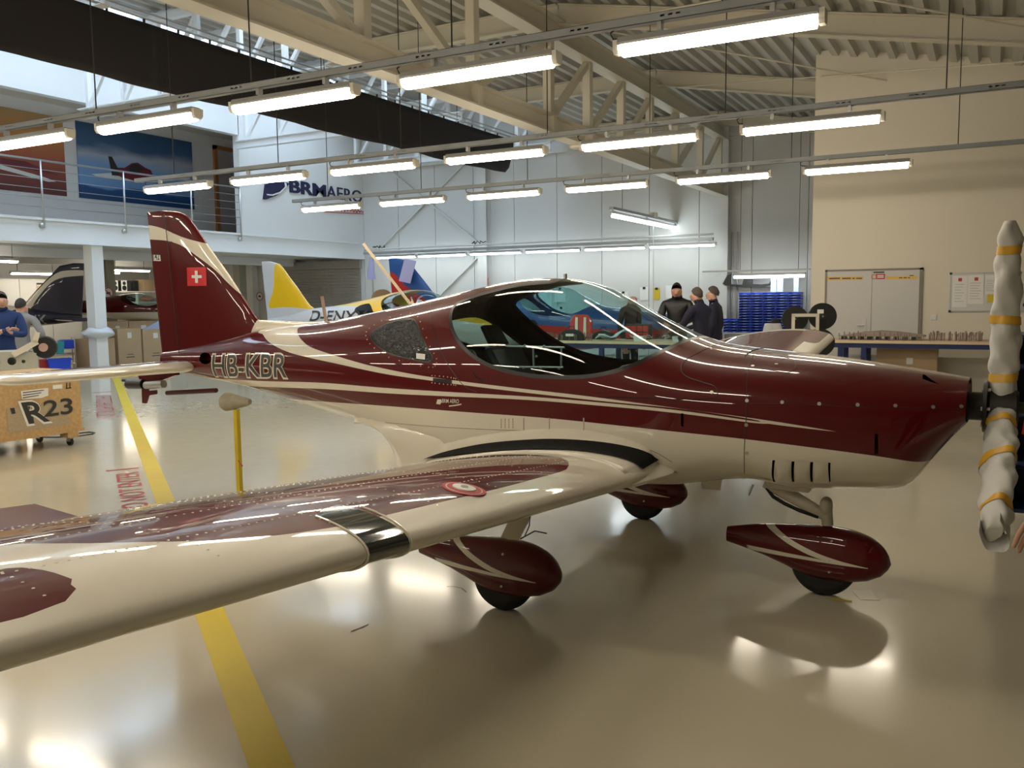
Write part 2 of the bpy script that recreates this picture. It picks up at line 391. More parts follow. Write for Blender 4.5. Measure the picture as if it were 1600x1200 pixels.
# ------------------------------------------------------------------ mezzanine
struct(MB().b2((XM-.14, Y0, 2.89), (XM, YB, 3.33)).b2((XM-.18, Y0, 3.33), (XM+.05, YB, 3.38)).b2((XM-.18, Y0, 2.87), (XM+.04, YB, 2.91)).build('mezzanine_edge_beam', M_WHITEBEAM))
struct(MB().b2((XL, Y0, 2.95), (XM-.14, YB, 3.3)).build('mezzanine_slab', M_WALLW))
struct(MB().b2((XM-.2, 17.08, 3.38), (XM, YB, 7.5)).build('wall_logo', M_WALLW))
struct(MB().b2((XM-.2, Y0, 5.91), (XM, 17.1, 7.5)).build('wall_header', M_WALLW))
struct(MB().b2((-20.5, Y0, 3.3), (-20.3, YB, 6.5)).build('wall_gallery', M_WALLW))
struct(MB().b2((-20.5, Y0, 6.45), (XM-.1, YB, 6.6)).build('ceiling_gallery', M_WALLC))
struct(MB().b2((XL, 22.0, 0), (-21.9, YB+.05, 2.95)).build('wall_store', M_WALLW))
# beams under the slab
for xx in (-20.2, -23.6):
    struct(MB().b2((xx-.1, Y0, 2.72), (xx+.1, YB, 2.95)).build('slab_beam', M_WALLW))
struct(MB().b2((-17.62, 12.66, 0), (-17.34, 12.94, 2.9)).build('column', M_WHITEBEAM))
# gallery door
d = struct(empty('door_1', (-20.3, 19.5, 3.3))); at(d)
put(MB().b2((-20.3, 19.0, 3.3), (-20.22, 19.12, 6.2)).b2((-20.3, 20.3, 3.3), (-20.22, 20.42, 6.2)).b2((-20.3, 19.0, 6.08), (-20.22, 20.42, 6.2)).build('door_frame', M_DOORW), d)
put(MB().b2((-20.29, 19.12, 3.3), (-20.25, 20.3, 6.08)).build('door_leaf', mat('grey_door', (.45, .43, .42), .5)), d)
# roller shutter under the gallery
d = struct(empty('door_2', (-19, YB, 0))); at(d)
for i in range(26):
    put(MB().b2((-20.85, YB-.05+(.0), i*.1), (-17.45, YB-.01, i*.1+.092)).build('shutter_slat', mat('grey_shutter', (.30, .285, .26), .5)), d)
put(MB().b2((-21.4, YB-.14, 2.6), (-17.4, YB-.01, 2.86)).b2((-21.0, YB-.08, 0), (-20.85, YB-.01, 2.6)).build('shutter_box', mat('grey_shutter', (.30, .285, .26), .5)), d)

# railing along the gallery
rl = tag(empty('railing', (XM, 12, 3.38)), 'stainless steel railing with thin horizontal bars along the gallery edge', 'railing'); at(rl)
put(MB().cyl((XM+.02, Y0+.2, 4.55), (XM+.02, 17.02, 4.55), .022, 10).build('handrail', M_STEEL, None, True), rl)
for i in range(5):
    z = 4.55-.19*(i+1)
    put(MB().cyl((XM+.02, Y0+.2, z), (XM+.02, 17.02, z), .008, 6).build('bar', M_STEEL, None, True), rl)
for y in (-5.5, -3.4, -1.3, .8, 2.9, 5.0, 7.1, 9.2, 11.53, 13.5, 15.4, 17.0):
    po_ = put(MB().cyl((XM+.05, y, 3.18), (XM+.05, y, 4.54), .022, 10).build('post', M_STEEL, None, True), rl)
    fl_ = MB().cyl((XM, y-.03, 3.22), (XM+.06, y-.03, 3.22), .05, 12).build('flange', M_STEEL, None, True); put(fl_, rl)
# framed prints on the gallery wall
def art(name, y0, y1, z0, z1, colf, label):
    t = tag(empty(name, (-20.28, (y0+y1)/2, z0)), label, 'poster'); at(t)
    put(MB().b2((-20.298, y0, z0), (-20.262, y1, z1)).build('print', colf), t); return t
def ramp_mat(name, stops, axis='Z', lo=0., hi=1., noise=(1.2, .35)):
    m = mat(name, (1, 1, 1), .45); nt = m.node_tree; b = nt.nodes['Principled BSDF']
    tc = nt.nodes.new('ShaderNodeTexCoord'); sx = nt.nodes.new('ShaderNodeSeparateXYZ'); nz = nt.nodes.new('ShaderNodeTexNoise'); nz.inputs['Scale'].default_value = noise[0]; nz.inputs['Detail'].default_value = 6
    mp = nt.nodes.new('ShaderNodeMapping'); mp.inputs['Scale'].default_value = (1, .5, 1.6)
    ad = nt.nodes.new('ShaderNodeMath'); ad.operation = 'MULTIPLY_ADD'; ad.inputs[1].default_value = noise[1]
    mr = nt.nodes.new('ShaderNodeMapRange'); mr.inputs['From Min'].default_value = lo; mr.inputs['From Max'].default_value = hi
    sb = nt.nodes.new('ShaderNodeMath'); sb.operation = 'SUBTRACT'; sb.inputs[1].default_value = noise[1]/2
    r = nt.nodes.new('ShaderNodeValToRGB'); e = r.color_ramp.elements
    e[0].position, e[0].color = stops[0][0], (*stops[0][1], 1); e[1].position, e[1].color = stops[-1][0], (*stops[-1][1], 1)
    for p_, c_ in stops[1:-1]: q = e.new(p_); q.color = (*c_, 1)
    nt.links.new(tc.outputs['Object'], sx.inputs[0]); nt.links.new(sx.outputs[axis], mr.inputs['Value']); nt.links.new(tc.outputs['Object'], mp.inputs[0]); nt.links.new(mp.outputs[0], nz.inputs['Vector'])
    nt.links.new(nz.outputs['Fac'], ad.inputs[0]); nt.links.new(mr.outputs[0], ad.inputs[2]); nt.links.new(ad.outputs[0], sb.inputs[0]); nt.links.new(sb.outputs[0], r.inputs[0]); nt.links.new(r.outputs[0], b.inputs['Base Color'])
    return m
mb_blue = ramp_mat('blue_sky_print', [(0, (.01, .05, .16)), (.16, (.012, .07, .22)), (.2, (.16, .33, .62)), (.45, (.20, .36, .62)), (.6, (.42, .46, .55)), (.75, (.05, .12, .25)), (1, (.03, .08, .17))], 'Z', 4.26, 6.16)
mb_red = ramp_mat('sunset_print', [(0, (.10, .02, .02)), (.25, (.25, .05, .03)), (.5, (.45, .13, .05)), (.75, (.55, .26, .08)), (1, (.42, .27, .12))], 'Z', 4.26, 6.16, (1.5, .2))
t = art('blue_poster', 14.56, 18.2, 4.26, 6.16, mb_blue, 'large blue sky poster of a small flying airplane on the gallery wall')
# the little airplane printed on the blue poster, flat shapes on the print
def flat(name, pts, x, m, par):   # outline given in (y, z) on the gallery wall
    k = len(pts); return put(MB().add([(x, a, c) for a, c in pts], [tuple(range(k))]).build(name, m), par)
yy = lambda px: P(px, 270, 0, -20.26).y
zz = lambda py: 4.26 + (309+(0)-py)*0 
def wp(px, py): p = P(px, py, 0, -20.255); return (p.y, p.z)
flat('printed_wing', [wp(*q) for q in ((143, 272), (176, 270), (215, 283), (296, 276), (297, 280), (240, 285), (200, 283), (150, 275))], -20.257, M_WHITE, t)
flat('printed_body', [wp(*q) for q in ((176, 270), (180, 262), (195, 262), (206, 255), (215, 254), (227, 262), (236, 266), (239, 274), (228, 281), (212, 283), (190, 277))], -20.256, mat('printed_maroon', (.16, .02, .03), .5), t)
flat('printed_canopy', [wp(*q) for q in ((200, 262), (208, 257), (216, 257), (226, 266), (215, 270), (203, 268))], -20.2545, M_INK, t)
flat('printed_tail', [wp(*q) for q in ((169, 244), (175, 245), (187, 268), (186, 275), (175, 274))], -20.2555, M_INK, t)
t = art('sunset_poster', 9.4, 14.2, 4.26, 6.16, mb_red, 'orange sunset poster of an airplane wing on the gallery wall')
flat('printed_wing', [wp(*q) for q in ((0, 257), (0, 264), (75, 284), (88, 284), (70, 277))], -20.256, M_WHITE, t)
flat('printed_dark_wing', [wp(*q) for q in ((0, 246), (40, 252), (92, 274), (60, 268), (0, 256))], -20.257, mat('printed_maroon', (.16, .02, .03), .5), t)

# company lettering, raised on the gallery wall
lg = tag(empty('wall_lettering', (XM, 19.5, 4.4)), 'raised navy BRM AERO company lettering on the white gallery wall', 'sign'); at(lg)
M_LOGO = mat('navy_lettering', (.012, .012, .06), .5)
def lw(px, py): p = P(px, py, 0, XM+.02); return p
a = lw(453, 303); bR = lw(566, 321); h = lw(453, 284).z - a.z
ux = Vector((0, bR.y-a.y, 0)).normalized()
for s, pa, pb, bold in (('BRM', 453, 510, .03), ('AERO', 511, 566, .0)):
    A = lw(pa, 303 + (pa-453)*.15); B = lw(pb, 303 + (pb-453)*.15)
    put(flat_text('letters', s, (XM+.001, A.y, 4.62), (0, 1, 0), (0, 0, 1), B.y-A.y, .36, M_LOGO, None, extrude=.03, bold=bold), lg)
sw = [lw(*q) for q in ((411, 311), (414, 288), (428, 284), (446, 285), (451, 287), (444, 296), (430, 306), (415, 311.5))]
put(MB().prism([(p.y, p.z) for p in sw], (XM+.001, 0, 0), (0, 1, 0), (0, 0, 1), .05).build('emblem', M_LOGO), lg)
cres = [lw(*q) for q in ((415, 303), (424, 304), (436, 300), (444, 292), (443, 285), (446, 286), (447, 292), (438, 301), (425, 306), (416, 305))]
put(MB().prism([(p.y, p.z) for p in cres], (XM+.045, 0, 0), (0, 1, 0), (0, 0, 1), .01).build('emblem_crescent', M_WALLW), lg)
A = lw(509, 335); B = lw(579, 324)
put(MB().tube([(XM+.012, A.y+.05+(B.y-A.y)*t_/60, 4.33+.0*t_+.055*math.sin(t_*1.55)*(1+.5*math.sin(t_*.37)) + .03*t_/60) for t_ in range(61)], .013, 6).build('script_line', mat('red_lettering', (.40, .05, .03), .5)), lg)
put(MB().beam((XM+.012, A.y-.08, 4.2), (XM+.012, B.y-.05, 4.29), .02, .025, (1, 0, 0)).build('underline', mat('red_lettering', (.40, .05, .03), .5)), lg)

# ------------------------------------------------------------------ dark fabric hung under the roof light
cu = tag(empty('fabric_screen', (-10.5, 12, 4.6)), 'long dark fabric screen hanging from a rail under the roof light', 'curtain'); at(cu)
XC = -10.5
segs = [(2.0, 5.0), (5.0, 8.9), (8.9, 14.0), (14.0, 19.5)]
for ya, yb in segs:
    mb = MB(); n = 24; vs = []
    for i in range(n+1):
        y = ya + (yb-ya)*i/n
        for j in range(9):
            t = j/8; zb = 4.62
            if y > 17: zb = 4.62 + .06*((y-17)/2.5)**2
            if y > 19.0: zb = zb + .45*((y-19.0)/.5)**2
            z = 5.5 - (5.5-zb)*t
            sag = .05*math.sin(y*1.7+t*2)*t + .02*math.sin(y*5)*t
            vs.append((XC + sag, y, z))
    fs = [(i*9+j, i*9+j+1, (i+1)*9+j+1, (i+1)*9+j) for i in range(n) for j in range(8)]
    mb.add(vs, fs); o = mb.build('fabric_panel', M_CURTAIN, None, True); put(o, cu)
    o.modifiers.new('cloth', 'SOLIDIFY').thickness = .012
put(MB().cyl((XC, 2, 5.56), (XC, 19.6, 5.56), .018, 8).cyl((XC+.06, 2, 5.62), (XC+.06, 19.6, 5.62), .015, 8).build('rail', M_ALU), cu)
for i in range(30):
    y = 2.2+i*.59; put(MB().box((XC, y, 5.53), (.02, .03, .07)).build('hook', M_BLACK), cu)
for y in (4.0, 8.0, 12.4, 16.9): put(MB().cyl((XC, y, 5.6), (XC, y, 6.05), .008, 6).build('hanger', M_DKMETAL), cu)

# ------------------------------------------------------------------ light rows
def make_lamp():
    r = empty('ceiling_light')
    h = MB(); h.mi = 0
    h.prism([(-.055, .015), (.055, .015), (.06, .03), (.045, .065), (-.045, .065), (-.06, .03)], (-.62, 0, 0), (0, 1, 0), (0, 0, 1), 1.24)
    h.build('housing', mat('grey_lamp_housing', (.36, .36, .35), .5), r)
    MB().prism([(-.055, .03), (.055, .03), (.055, .0), (.042, -.035), (.018, -.05), (-.018, -.05), (-.042, -.035), (-.055, .0)], (-.60, 0, 0), (0, 1, 0), (0, 0, 1), 1.20).build('diffuser', M_LAMP, r)
    for s in (-1, 1):
        MB().prism([(-.05, .05), (.05, .05), (.048, -.01), (.03, -.035), (-.03, -.035), (-.048, -.01)], (s*.635-.018, 0, 0), (0, 1, 0), (0, 0, 1), .036).build('end_cap', mat('lamp_cap', (.75, .72, .62), .4), r)
        MB().box((s*.35, 0, .11), (.03, .05, .06)).build('clip', M_STEEL, r)
    MB().tube([(-.6, .02, .07), (-.68, .03, .08), (-.70, .03, .12), (-.62, .02, .16)], .006, 6).build('cable', M_BLACK, r)
    return r
lamp = make_lamp(); used = False
ORD = ['first', 'second', 'third', 'fourth', 'fifth', 'sixth', 'seventh', 'eighth', 'ninth', 'tenth', 'eleventh', 'twelfth', 'thirteenth', 'fourteenth', 'fifteenth']
ROWS = [(5.5, 'over the red airplane'), (8.78, 'behind the red airplane, before the cream wall'), (12.06, 'farther back, closest to the far wall'), (2.22, 'in front of the red airplane'), (-1.06, 'over the clear floor'), (-4.34, 'by the front wall')]
ROWL = {5.5: 'long lit fluorescent lamp, rail above the red airplane', 8.78: 'long lit fluorescent lamp, rail behind the red airplane', 12.06: 'long lit fluorescent lamp, rail closest to the far wall',
        2.22: 'lit fluorescent lamp on the rail before the red airplane', -1.06: 'lit fluorescent lamp on the rail over clear floor', -4.34: 'lit fluorescent lamp on the rail by the front wall'}
for Y, wh in ROWS:
    zt = 3.215 if Y > 0 else 3.2
    rr = tag(empty('light_rail', (-4, Y, 3.3)), 'grey perforated lamp rail on wires, ' + wh, 'light rail', 'suspended lamp rails'); at(rr)
    xr = (-14.0, 6.5) if Y < 12 else (-10.9, 6.5)
    if Y > 8: xr = (-10.95, 6.5)
    # hollow channel; the near web is open where the slots are
    mb = MB(); za, zb = zt+.13, zt+.185
    mb.b2((xr[0], Y-.03, zb-.003), (xr[1], Y+.03, zb)).b2((xr[0], Y-.03, za), (xr[1], Y+.03, za+.003)).b2((xr[0], Y+.027, za), (xr[1], Y+.03, zb))
    mb.b2((xr[0], Y-.03, za), (xr[1], Y-.027, zt+.154)).b2((xr[0], Y-.03, zt+.166), (xr[1], Y-.027, zb))
    x = xr[0]+.4; last = xr[0]
    while x < xr[1]-.1:
        for dx in (-.05, 0, .05): mb.b2((last, Y-.03, zt+.154), (x+dx-.014, Y-.027, zt+.166)); last = x+dx+.014
        x += .62
    mb.b2((last, Y-.03, zt+.154), (xr[1], Y-.027, zt+.166))
    put(mb.build('channel', mat('grey_rail', (.30, .32, .33), .45, metal=.2)), rr)
    for i in range(10):
        x = xr[0]+.8+i*1.95
        if x < xr[1] and not (-10.4 > x): put(MB().cyl((x, Y, zt+.18), (x, Y, roof_z(x)-.02), .006, 6).build('wire', M_DKMETAL), rr)
        elif x < xr[1]: put(MB().cyl((x, Y, zt+.18), (x, Y, 7.2), .006, 6).build('wire', M_DKMETAL), rr)
    for kx in range(0 if Y < -2 else 8 if Y < 8 else 6):
        o = lamp if not used else copy_tree(lamp); used = True
        if Y < 5 or (Y < 8 and kx > 4):          # beyond the picture: the same lamp rows go on over the rest of the hall
            o.name = 'ceiling_light_offscreen'
            for ch in o.children:
                if ch.name.startswith('diffuser'): ch.name = 'diffuser_offscreen'
        o.location = (-1.545-1.71*kx, Y, zt); tag(o, ROWL[Y].replace('long lit fluorescent lamp', ORD[kx] + ' lit tube lamp from the cream wall end').replace('lit fluorescent lamp', ORD[kx] + ' lit lamp from the side wall end'), 'ceiling light', 'lamps on the rail ' + wh)
# ------------------------------------------------------------------ airplane shapes
def pchip(xs, ys, q):
    xs, ys, q = np.array(xs, float), np.array(ys, float), np.asarray(q, float)
    h = np.diff(xs); d = np.diff(ys)/h; m = np.zeros_like(ys)
    for i in range(1, len(xs)-1):
        if d[i-1]*d[i] > 0: w1, w2 = 2*h[i]+h[i-1], h[i]+2*h[i-1]; m[i] = (w1+w2)/(w1/d[i-1]+w2/d[i])
    m[0], m[-1] = d[0], d[-1]
    i = np.clip(np.searchsorted(xs, q)-1, 0, len(xs)-2); t = (q-xs[i])/h[i]
    return (2*t**3-3*t**2+1)*ys[i] + (t**3-2*t**2+t)*h[i]*m[i] + (-2*t**3+3*t**2)*ys[i+1] + (t**3-t**2)*h[i]*m[i+1]
def smooth_tab(tab, q, sig=.09):
    xs = [a for a, _ in tab]; ys = [c for _, c in tab]
    f = np.linspace(xs[0], xs[-1], 900); v = pchip(xs, ys, f); dx = f[1]-f[0]; k = int(3*sig/dx)
    ker = np.exp(-.5*(np.arange(-k, k+1)*dx/sig)**2); ker /= ker.sum()
    pad = np.concatenate([2*v[0]-v[k:0:-1], v, 2*v[-1]-v[-2:-k-2:-1]])
    return np.interp(q, f, np.convolve(pad, ker, 'valid'))
F_TOP = [(-6.06, 1.20), (-5.55, 1.275), (-5.2, 1.335), (-4.9, 1.40), (-4.6, 1.435), (-4.4, 1.447), (-4.25, 1.462), (-3.72, 1.541), (-3.33, 1.606), (-3.0, 1.666), (-2.685, 1.722), (-2.476, 1.740), (-2.267, 1.736), (-2.07, 1.690), (-1.915, 1.612), (-1.714, 1.500), (-1.473, 1.390), (-1.35, 1.352), (-1.06, 1.318), (-.69, 1.285), (-.37, 1.243), (-.21, 1.220), (-.07, 1.198)]
F_BOT = [(-6.06, 1.06), (-5.5, 1.0), (-5.05, .955), (-4.69, .90), (-4.1, .80), (-3.62, .72), (-3.1, .61), (-2.6, .55), (-2.0, .54), (-1.5, .565), (-1.2, .62), (-1.05, .635), (-.87, .600), (-.62, .615), (-.38, .632), (-.315, .648), (-.285, .69), (-.22, .785), (-.13, .912), (-.07, .985)]
F_W = [(-6.06, .035), (-5.5, .115), (-5.0, .20), (-4.5, .29), (-4.0, .385), (-3.5, .48), (-3.0, .57), (-2.5, .635), (-2.1, .65), (-1.7, .64), (-1.3, .595), (-1.05, .555), (-.8, .515), (-.5, .455), (-.3, .405), (-.15, .345), (-.07, .30)]
F_MID = [(-6.06, 1.13), (-5.0, 1.12), (-4.0, 1.10), (-3.0, 1.06), (-2.2, 1.03), (-1.3, 1.0), (-.6, .97), (-.07, 1.06)]
F_NT = [(-6.06, 2.0), (-4.5, 2.1), (-3.4, 2.25), (-2.6, 2.2), (-2.0, 2.15), (-1.4, 2.4), (-.8, 2.5), (-.07, 2.3)]
F_NB = [(-6.06, 2.0), (-4.5, 2.2), (-3.0, 2.8), (-2.0, 3.2), (-1.2, 3.0), (-.6, 2.8), (-.07, 2.3)]
def fuselage_grid(nx, nt):
    u = np.linspace(0, 1, nx); xs = -6.06 + 5.99*(u + .06*np.sin(2*PI*u)/ (2*PI))
    xs[0], xs[-1] = -6.06, -.07
    zt, zb = smooth_tab(F_TOP, xs, .07), smooth_tab(F_BOT, xs, .03)
    wd, zm = smooth_tab(F_W, xs, .1), smooth_tab(F_MID, xs, .12)
    a, bn = smooth_tab(F_NT, xs, .15), smooth_tab(F_NB, xs, .15)
    t = np.linspace(0, 2*PI, nt, endpoint=False) + PI/nt
    c, s = np.cos(t), np.sin(t)
    V = np.zeros((nx, nt, 3))
    for i in range(nx):
        n = np.where(s > 0, a[i], bn[i])
        V[i, :, 0] = xs[i]; V[i, :, 1] = wd[i]*np.sign(c)*np.abs(c)**(2/n)
        V[i, :, 2] = zm[i] + np.where(s > 0, zt[i]-zm[i], zm[i]-zb[i])*np.sign(s)*np.abs(s)**(2/n)
    return V
def grid_mesh(V, wrap=True):
    nx, nt = V.shape[:2]
    du = np.gradient(V, axis=0)
    dv = (np.roll(V, -1, 1)-np.roll(V, 1, 1)) if wrap else np.gradient(V, axis=1)
    N = np.cross(dv, du); N /= np.maximum(np.linalg.norm(N, axis=2, keepdims=True), 1e-9)
    flip = wrap and float((N*(V-V.mean(1, keepdims=True))).sum()) < 0
    if flip: N = -N
    T = []
    for i in range(nx-1):
        for j in range(nt if wrap else nt-1):
            a, b, c, d = i*nt+j, i*nt+(j+1) % nt, (i+1)*nt+(j+1) % nt, (i+1)*nt+j
            T += [(a, c, b), (a, d, c)] if flip else [(a, b, c), (a, c, d)]
    return V.reshape(-1, 3), N.reshape(-1, 3), np.array(T)
def poly_sd(P2, poly):
    """signed distance to a closed outline, negative inside"""
    A = np.array(poly, float); B = np.roll(A, -1, 0); d = np.full(len(P2), 1e9); ins = np.zeros(len(P2), bool)
    for (ax, ay), (bx, by) in zip(A, B):
        e = np.array([bx-ax, by-ay]); L = e@e
        if L < 1e-14: continue
        q = P2-np.array([ax, ay]); t = np.clip((q@e)/L, 0, 1); d = np.minimum(d, np.hypot(q[:, 0]-t*e[0], q[:, 1]-t*e[1]))
        cr_ = ((ay > P2[:, 1]) != (by > P2[:, 1])) & (P2[:, 0] < (bx-ax)*(P2[:, 1]-ay)/((by-ay) if abs(by-ay) > 1e-14 else 1e-14)+ax)
        ins ^= cr_
    return np.where(ins, -d, d)
def curve(pts, n=8, closed=False):
    """Catmull-Rom through the points"""
    p = [np.array(q, float) for q in pts]; m = len(p); out = []
    rng = range(m) if closed else range(m-1)
    for i in rng:
        p0, p1, p2, p3 = (p[(i-1) % m], p[i], p[(i+1) % m], p[(i+2) % m]) if closed else (p[max(i-1, 0)], p[i], p[i+1], p[min(i+2, m-1)])
        for k in range(n):
            t = k/n; out.append(.5*((2*p1)+(p2-p0)*t+(2*p0-5*p1+4*p2-p3)*t*t+(3*p1-p0-3*p2+p3)*t**3))
    if not closed: out.append(p[-1])
    return [tuple(q) for q in out]
class Shell:
    """triangles with labels that can be cut along the zero line of a field"""
    def __init__(s, V, N, T, lab=0): s.V, s.N, s.T, s.L = V.copy(), N.copy(), T.copy(), np.full(len(T), lab)
    def cut(s, g, only=None):
        g = g.copy(); g[np.abs(g) < 1e-6] = 1e-6
        sg = g > 0; t = s.T; mixed = (sg[t].any(1)) & (~sg[t].all(1))
        if only is not None: mixed &= only[t].any(1) if only.dtype == bool and len(only) == len(s.V) else True
        keepT, keepL = s.T[~mixed], s.L[~mixed]
        V, N, G = list(s.V), list(s.N), list(g); cache = {}; nT, nL = [], []
        def mid(a, b):
            k = (a, b) if a < b else (b, a)
            if k not in cache:
                f = G[a]/(G[a]-G[b]); v = V[a]+(V[b]-V[a])*f; n = N[a]+(N[b]-N[a])*f
                V.append(v); N.append(n/max(np.linalg.norm(n), 1e-9)); G.append(0.0); cache[k] = len(V)-1
            return cache[k]
        for tri, lab in zip(s.T[mixed], s.L[mixed]):
            a, b, c = tri
            for _ in range(3):
                if (G[a] > 0) != (G[b] > 0) and (G[a] > 0) != (G[c] > 0): break
                a, b, c = b, c, a
            ab, ac = mid(a, b), mid(a, c)
            nT += [(a, ab, ac), (ab, b, c), (ab, c, ac)]; nL += [lab]*3
        s.V, s.N = np.array(V), np.array(N)
        if nT: s.T = np.vstack([keepT, np.array(nT)]); s.L = np.concatenate([keepL, np.array(nL)])
        return np.array(G)[s.T].mean(1)      # one value per triangle: negative inside
    def paint(s, poly, lab, ax=(0, 2), cond=None):
        c = s.cut(poly_sd(s.V[:, ax], poly)); m = c < 0
        if cond is not None: m &= cond(s)
        s.L[m] = lab
    def band(s, upper, lower, lab, cond=None):
        """stripe between two curves z(x); each edge is cut on its own, so a thin stripe never breaks"""
        u, l = np.array(sorted(upper)), np.array(sorted(lower)); x0, x1 = max(u[0, 0], l[0, 0]), min(u[-1, 0], l[-1, 0])
        for c in (u, l):
            g = s.V[:, 2]-np.interp(s.V[:, 0], c[:, 0], c[:, 1]); g = np.where((s.V[:, 0] < x0-.1) | (s.V[:, 0] > x1+.1), np.abs(g)+.01, g); s.cut(g)
        q = s.V[s.T].mean(1); m = (q[:, 0] > x0) & (q[:, 0] < x1) & (q[:, 2] < np.interp(q[:, 0], u[:, 0], u[:, 1])) & (q[:, 2] > np.interp(q[:, 0], l[:, 0], l[:, 1]))
        s.L[m] = lab
    def hole(s, poly, side=-1, lab=9):
        """a real opening: the outline (x, z), convex, is cut edge by edge out of one flank"""
        A = np.array(poly, float); c = A.mean(0); mn, mx = A.min(0)-.05, A.max(0)+.05; E = []
        for a, b in zip(A, np.roll(A, -1, 0)):
            n = np.array([b[1]-a[1], a[0]-b[0]])
            if np.hypot(*n) < 1e-9: continue
            n = n/np.hypot(*n); n = n if (c-a)@n < 0 else -n; E.append((a, n))
        for a, n in E:
            q = s.V[:, (0, 2)]; near = (q > mn).all(1) & (q < mx).all(1) & (s.V[:, 1]*side > 0)
            s.cut(np.where(near, (q-a)@n, 1.0))
        q = s.V[s.T].mean(1); m = q[:, 1]*side > 0
        for a, n in E: m &= (q[:, (0, 2)]-a)@n < 0
        s.L[m] = lab
    def obj(s, name, labs, mats, parent=None, mask=None, offset=0.0):
        m = np.isin(s.L, labs)
        if mask is not None: m &= mask
        T, L = s.T[m], s.L[m]; u, inv = np.unique(T, return_inverse=True); T = inv.reshape(-1, 3); V = s.V[u] + s.N[u]*offset; N = s.N[u]
        me = bpy.data.meshes.new(name); me.from_pydata([tuple(p) for p in V], [], [tuple(map(int, t)) for t in T])
        for q in labs: me.materials.append(mats[q])
        ix = {q: i for i, q in enumerate(labs)}
        me.polygons.foreach_set('material_index', [ix[q] for q in L]); me.polygons.foreach_set('use_smooth', [True]*len(T)); me.update()
        me.normals_split_custom_set_from_vertices([tuple(n) for n in (N if offset >= 0 else -N)])
        o = bpy.data.objects.new(name, me); COL.objects.link(o)
        if parent: o.parent = parent
        return o
    def bvh(s): return BVHTree.FromPolygons([tuple(p) for p in s.V], [tuple(map(int, t)) for t in s.T])
def foil(n, th, camber=.02):
    """closed section from the trailing edge over the top to the nose and back, chord 1 (0 = nose)"""
    t = np.linspace(0, PI, n); x = .5*(1+np.cos(t)); yt = 5*th*(.2969*np.sqrt(x)-.126*x-.3516*x**2+.2843*x**3-.1036*x**4)
    yc = camber*4*x*(1-x)
    return np.vstack([np.stack([x, yc+yt], 1), np.stack([x, yc-yt], 1)[::-1][1:-1]])
def surf_obj(name, V, mats, parent, wrap=True, caps=True, labs=None):
    """closed loft of the sections V[i] with end caps"""
    nx, nt = V.shape[:2]; vs = [tuple(p) for p in V.reshape(-1, 3)]
    fs = [(i*nt+j, i*nt+(j+1) % nt, (i+1)*nt+(j+1) % nt, (i+1)*nt+j) for i in range(nx-1) for j in range(nt if wrap else nt-1)]
    if caps: fs += [tuple(range(nt-1, -1, -1)), tuple(range((nx-1)*nt, nx*nt))]
    mb = MB(); mb.add(vs, fs); o = mb.build(name, mats, parent, math.radians(50)); return o

# the airplane's own frame: x forward, y to its left, z up
HD = math.radians(-1.5)
AP_LOC = Vector((0, 4.88, 0))
def to_air(p): return Matrix.Rotation(-HD, 3, 'Z') @ (Vector(p) - AP_LOC)
ACAM = to_air(CAM)
def aray(px, py): return (Matrix.Rotation(-HD, 3, 'Z') @ pray(px, py)).normalized()
def hit(bvh, px, py):
    r = bvh.ray_cast(ACAM, aray(px, py)); return r[0], r[1]
def onplane(px, py, axis, val):
    d = aray(px, py); return ACAM + d*((val-ACAM[axis])/d[axis])
def xz(bvh, pts):
    out = []
    for px, py in pts:
        p, _ = hit(bvh, px, py)
        if p is None:
            for dy in range(1, 40):
                p, _ = hit(bvh, px, py+dy)
                if p is not None: break
        if p is None: p = onplane(px, py, 1, -.1)
        out.append((p.x, p.z))
    return out

# fin and rudder outline, x of the edges by height
FIN_LE = [(1.25, -4.75), (1.40, -4.82), (1.47, -4.93), (1.60, -5.05), (1.8, -5.22), (2.05, -5.45), (2.25, -5.63), (2.31, -5.70), (2.345, -5.80), (2.36, -5.95)]
FIN_TE = [(1.02, -6.05), (1.2, -6.075), (2.36, -6.175)]
def fin_sections(zs, part, y0=0.0):
    secs = []; f = foil(14, .09, 0.)
    for z in zs:
        le = float(pchip([a for a, _ in FIN_LE], [c for _, c in FIN_LE], [z])[0]); te = float(np.interp(z, [a for a, _ in FIN_TE], [c for _, c in FIN_TE]))
        ch = le-te; th = .115*min(1, (2.42-z)/.12+.2)
        secs.append([(le-q[0]*ch, y0+q[1]*ch*th/.09*min(1.0, .75/ch+.1), z) for q in f])
    return np.array(secs)
# ------------------------------------------------------------------ the red airplane
AP = empty('airplane', AP_LOC, HD, 'dark red and cream two-seat airplane HB-KBR with wrapped propeller, on the hangar floor', 'airplane')
fg = fuselage_grid(190, 176); V, N, T = grid_mesh(fg)
sh = Shell(V, N, T, 0)                       # labels: 0 red, 1 cream, 2 glass, 3 seal, 4 window
FB = sh.bvh()
# lower cream belly
low = [(285, 604), (400, 620), (500, 627), (625, 636), (800, 649), (912, 659), (1050, 674), (1200, 690.5), (1365, 712), (1447, 721)]
L_ = curve(xz(FB, low), 6)
sh.paint([(-7, L_[0][1]-.02)] + L_ + [(-.05, .80), (0, .2), (-7, .2)], 1)
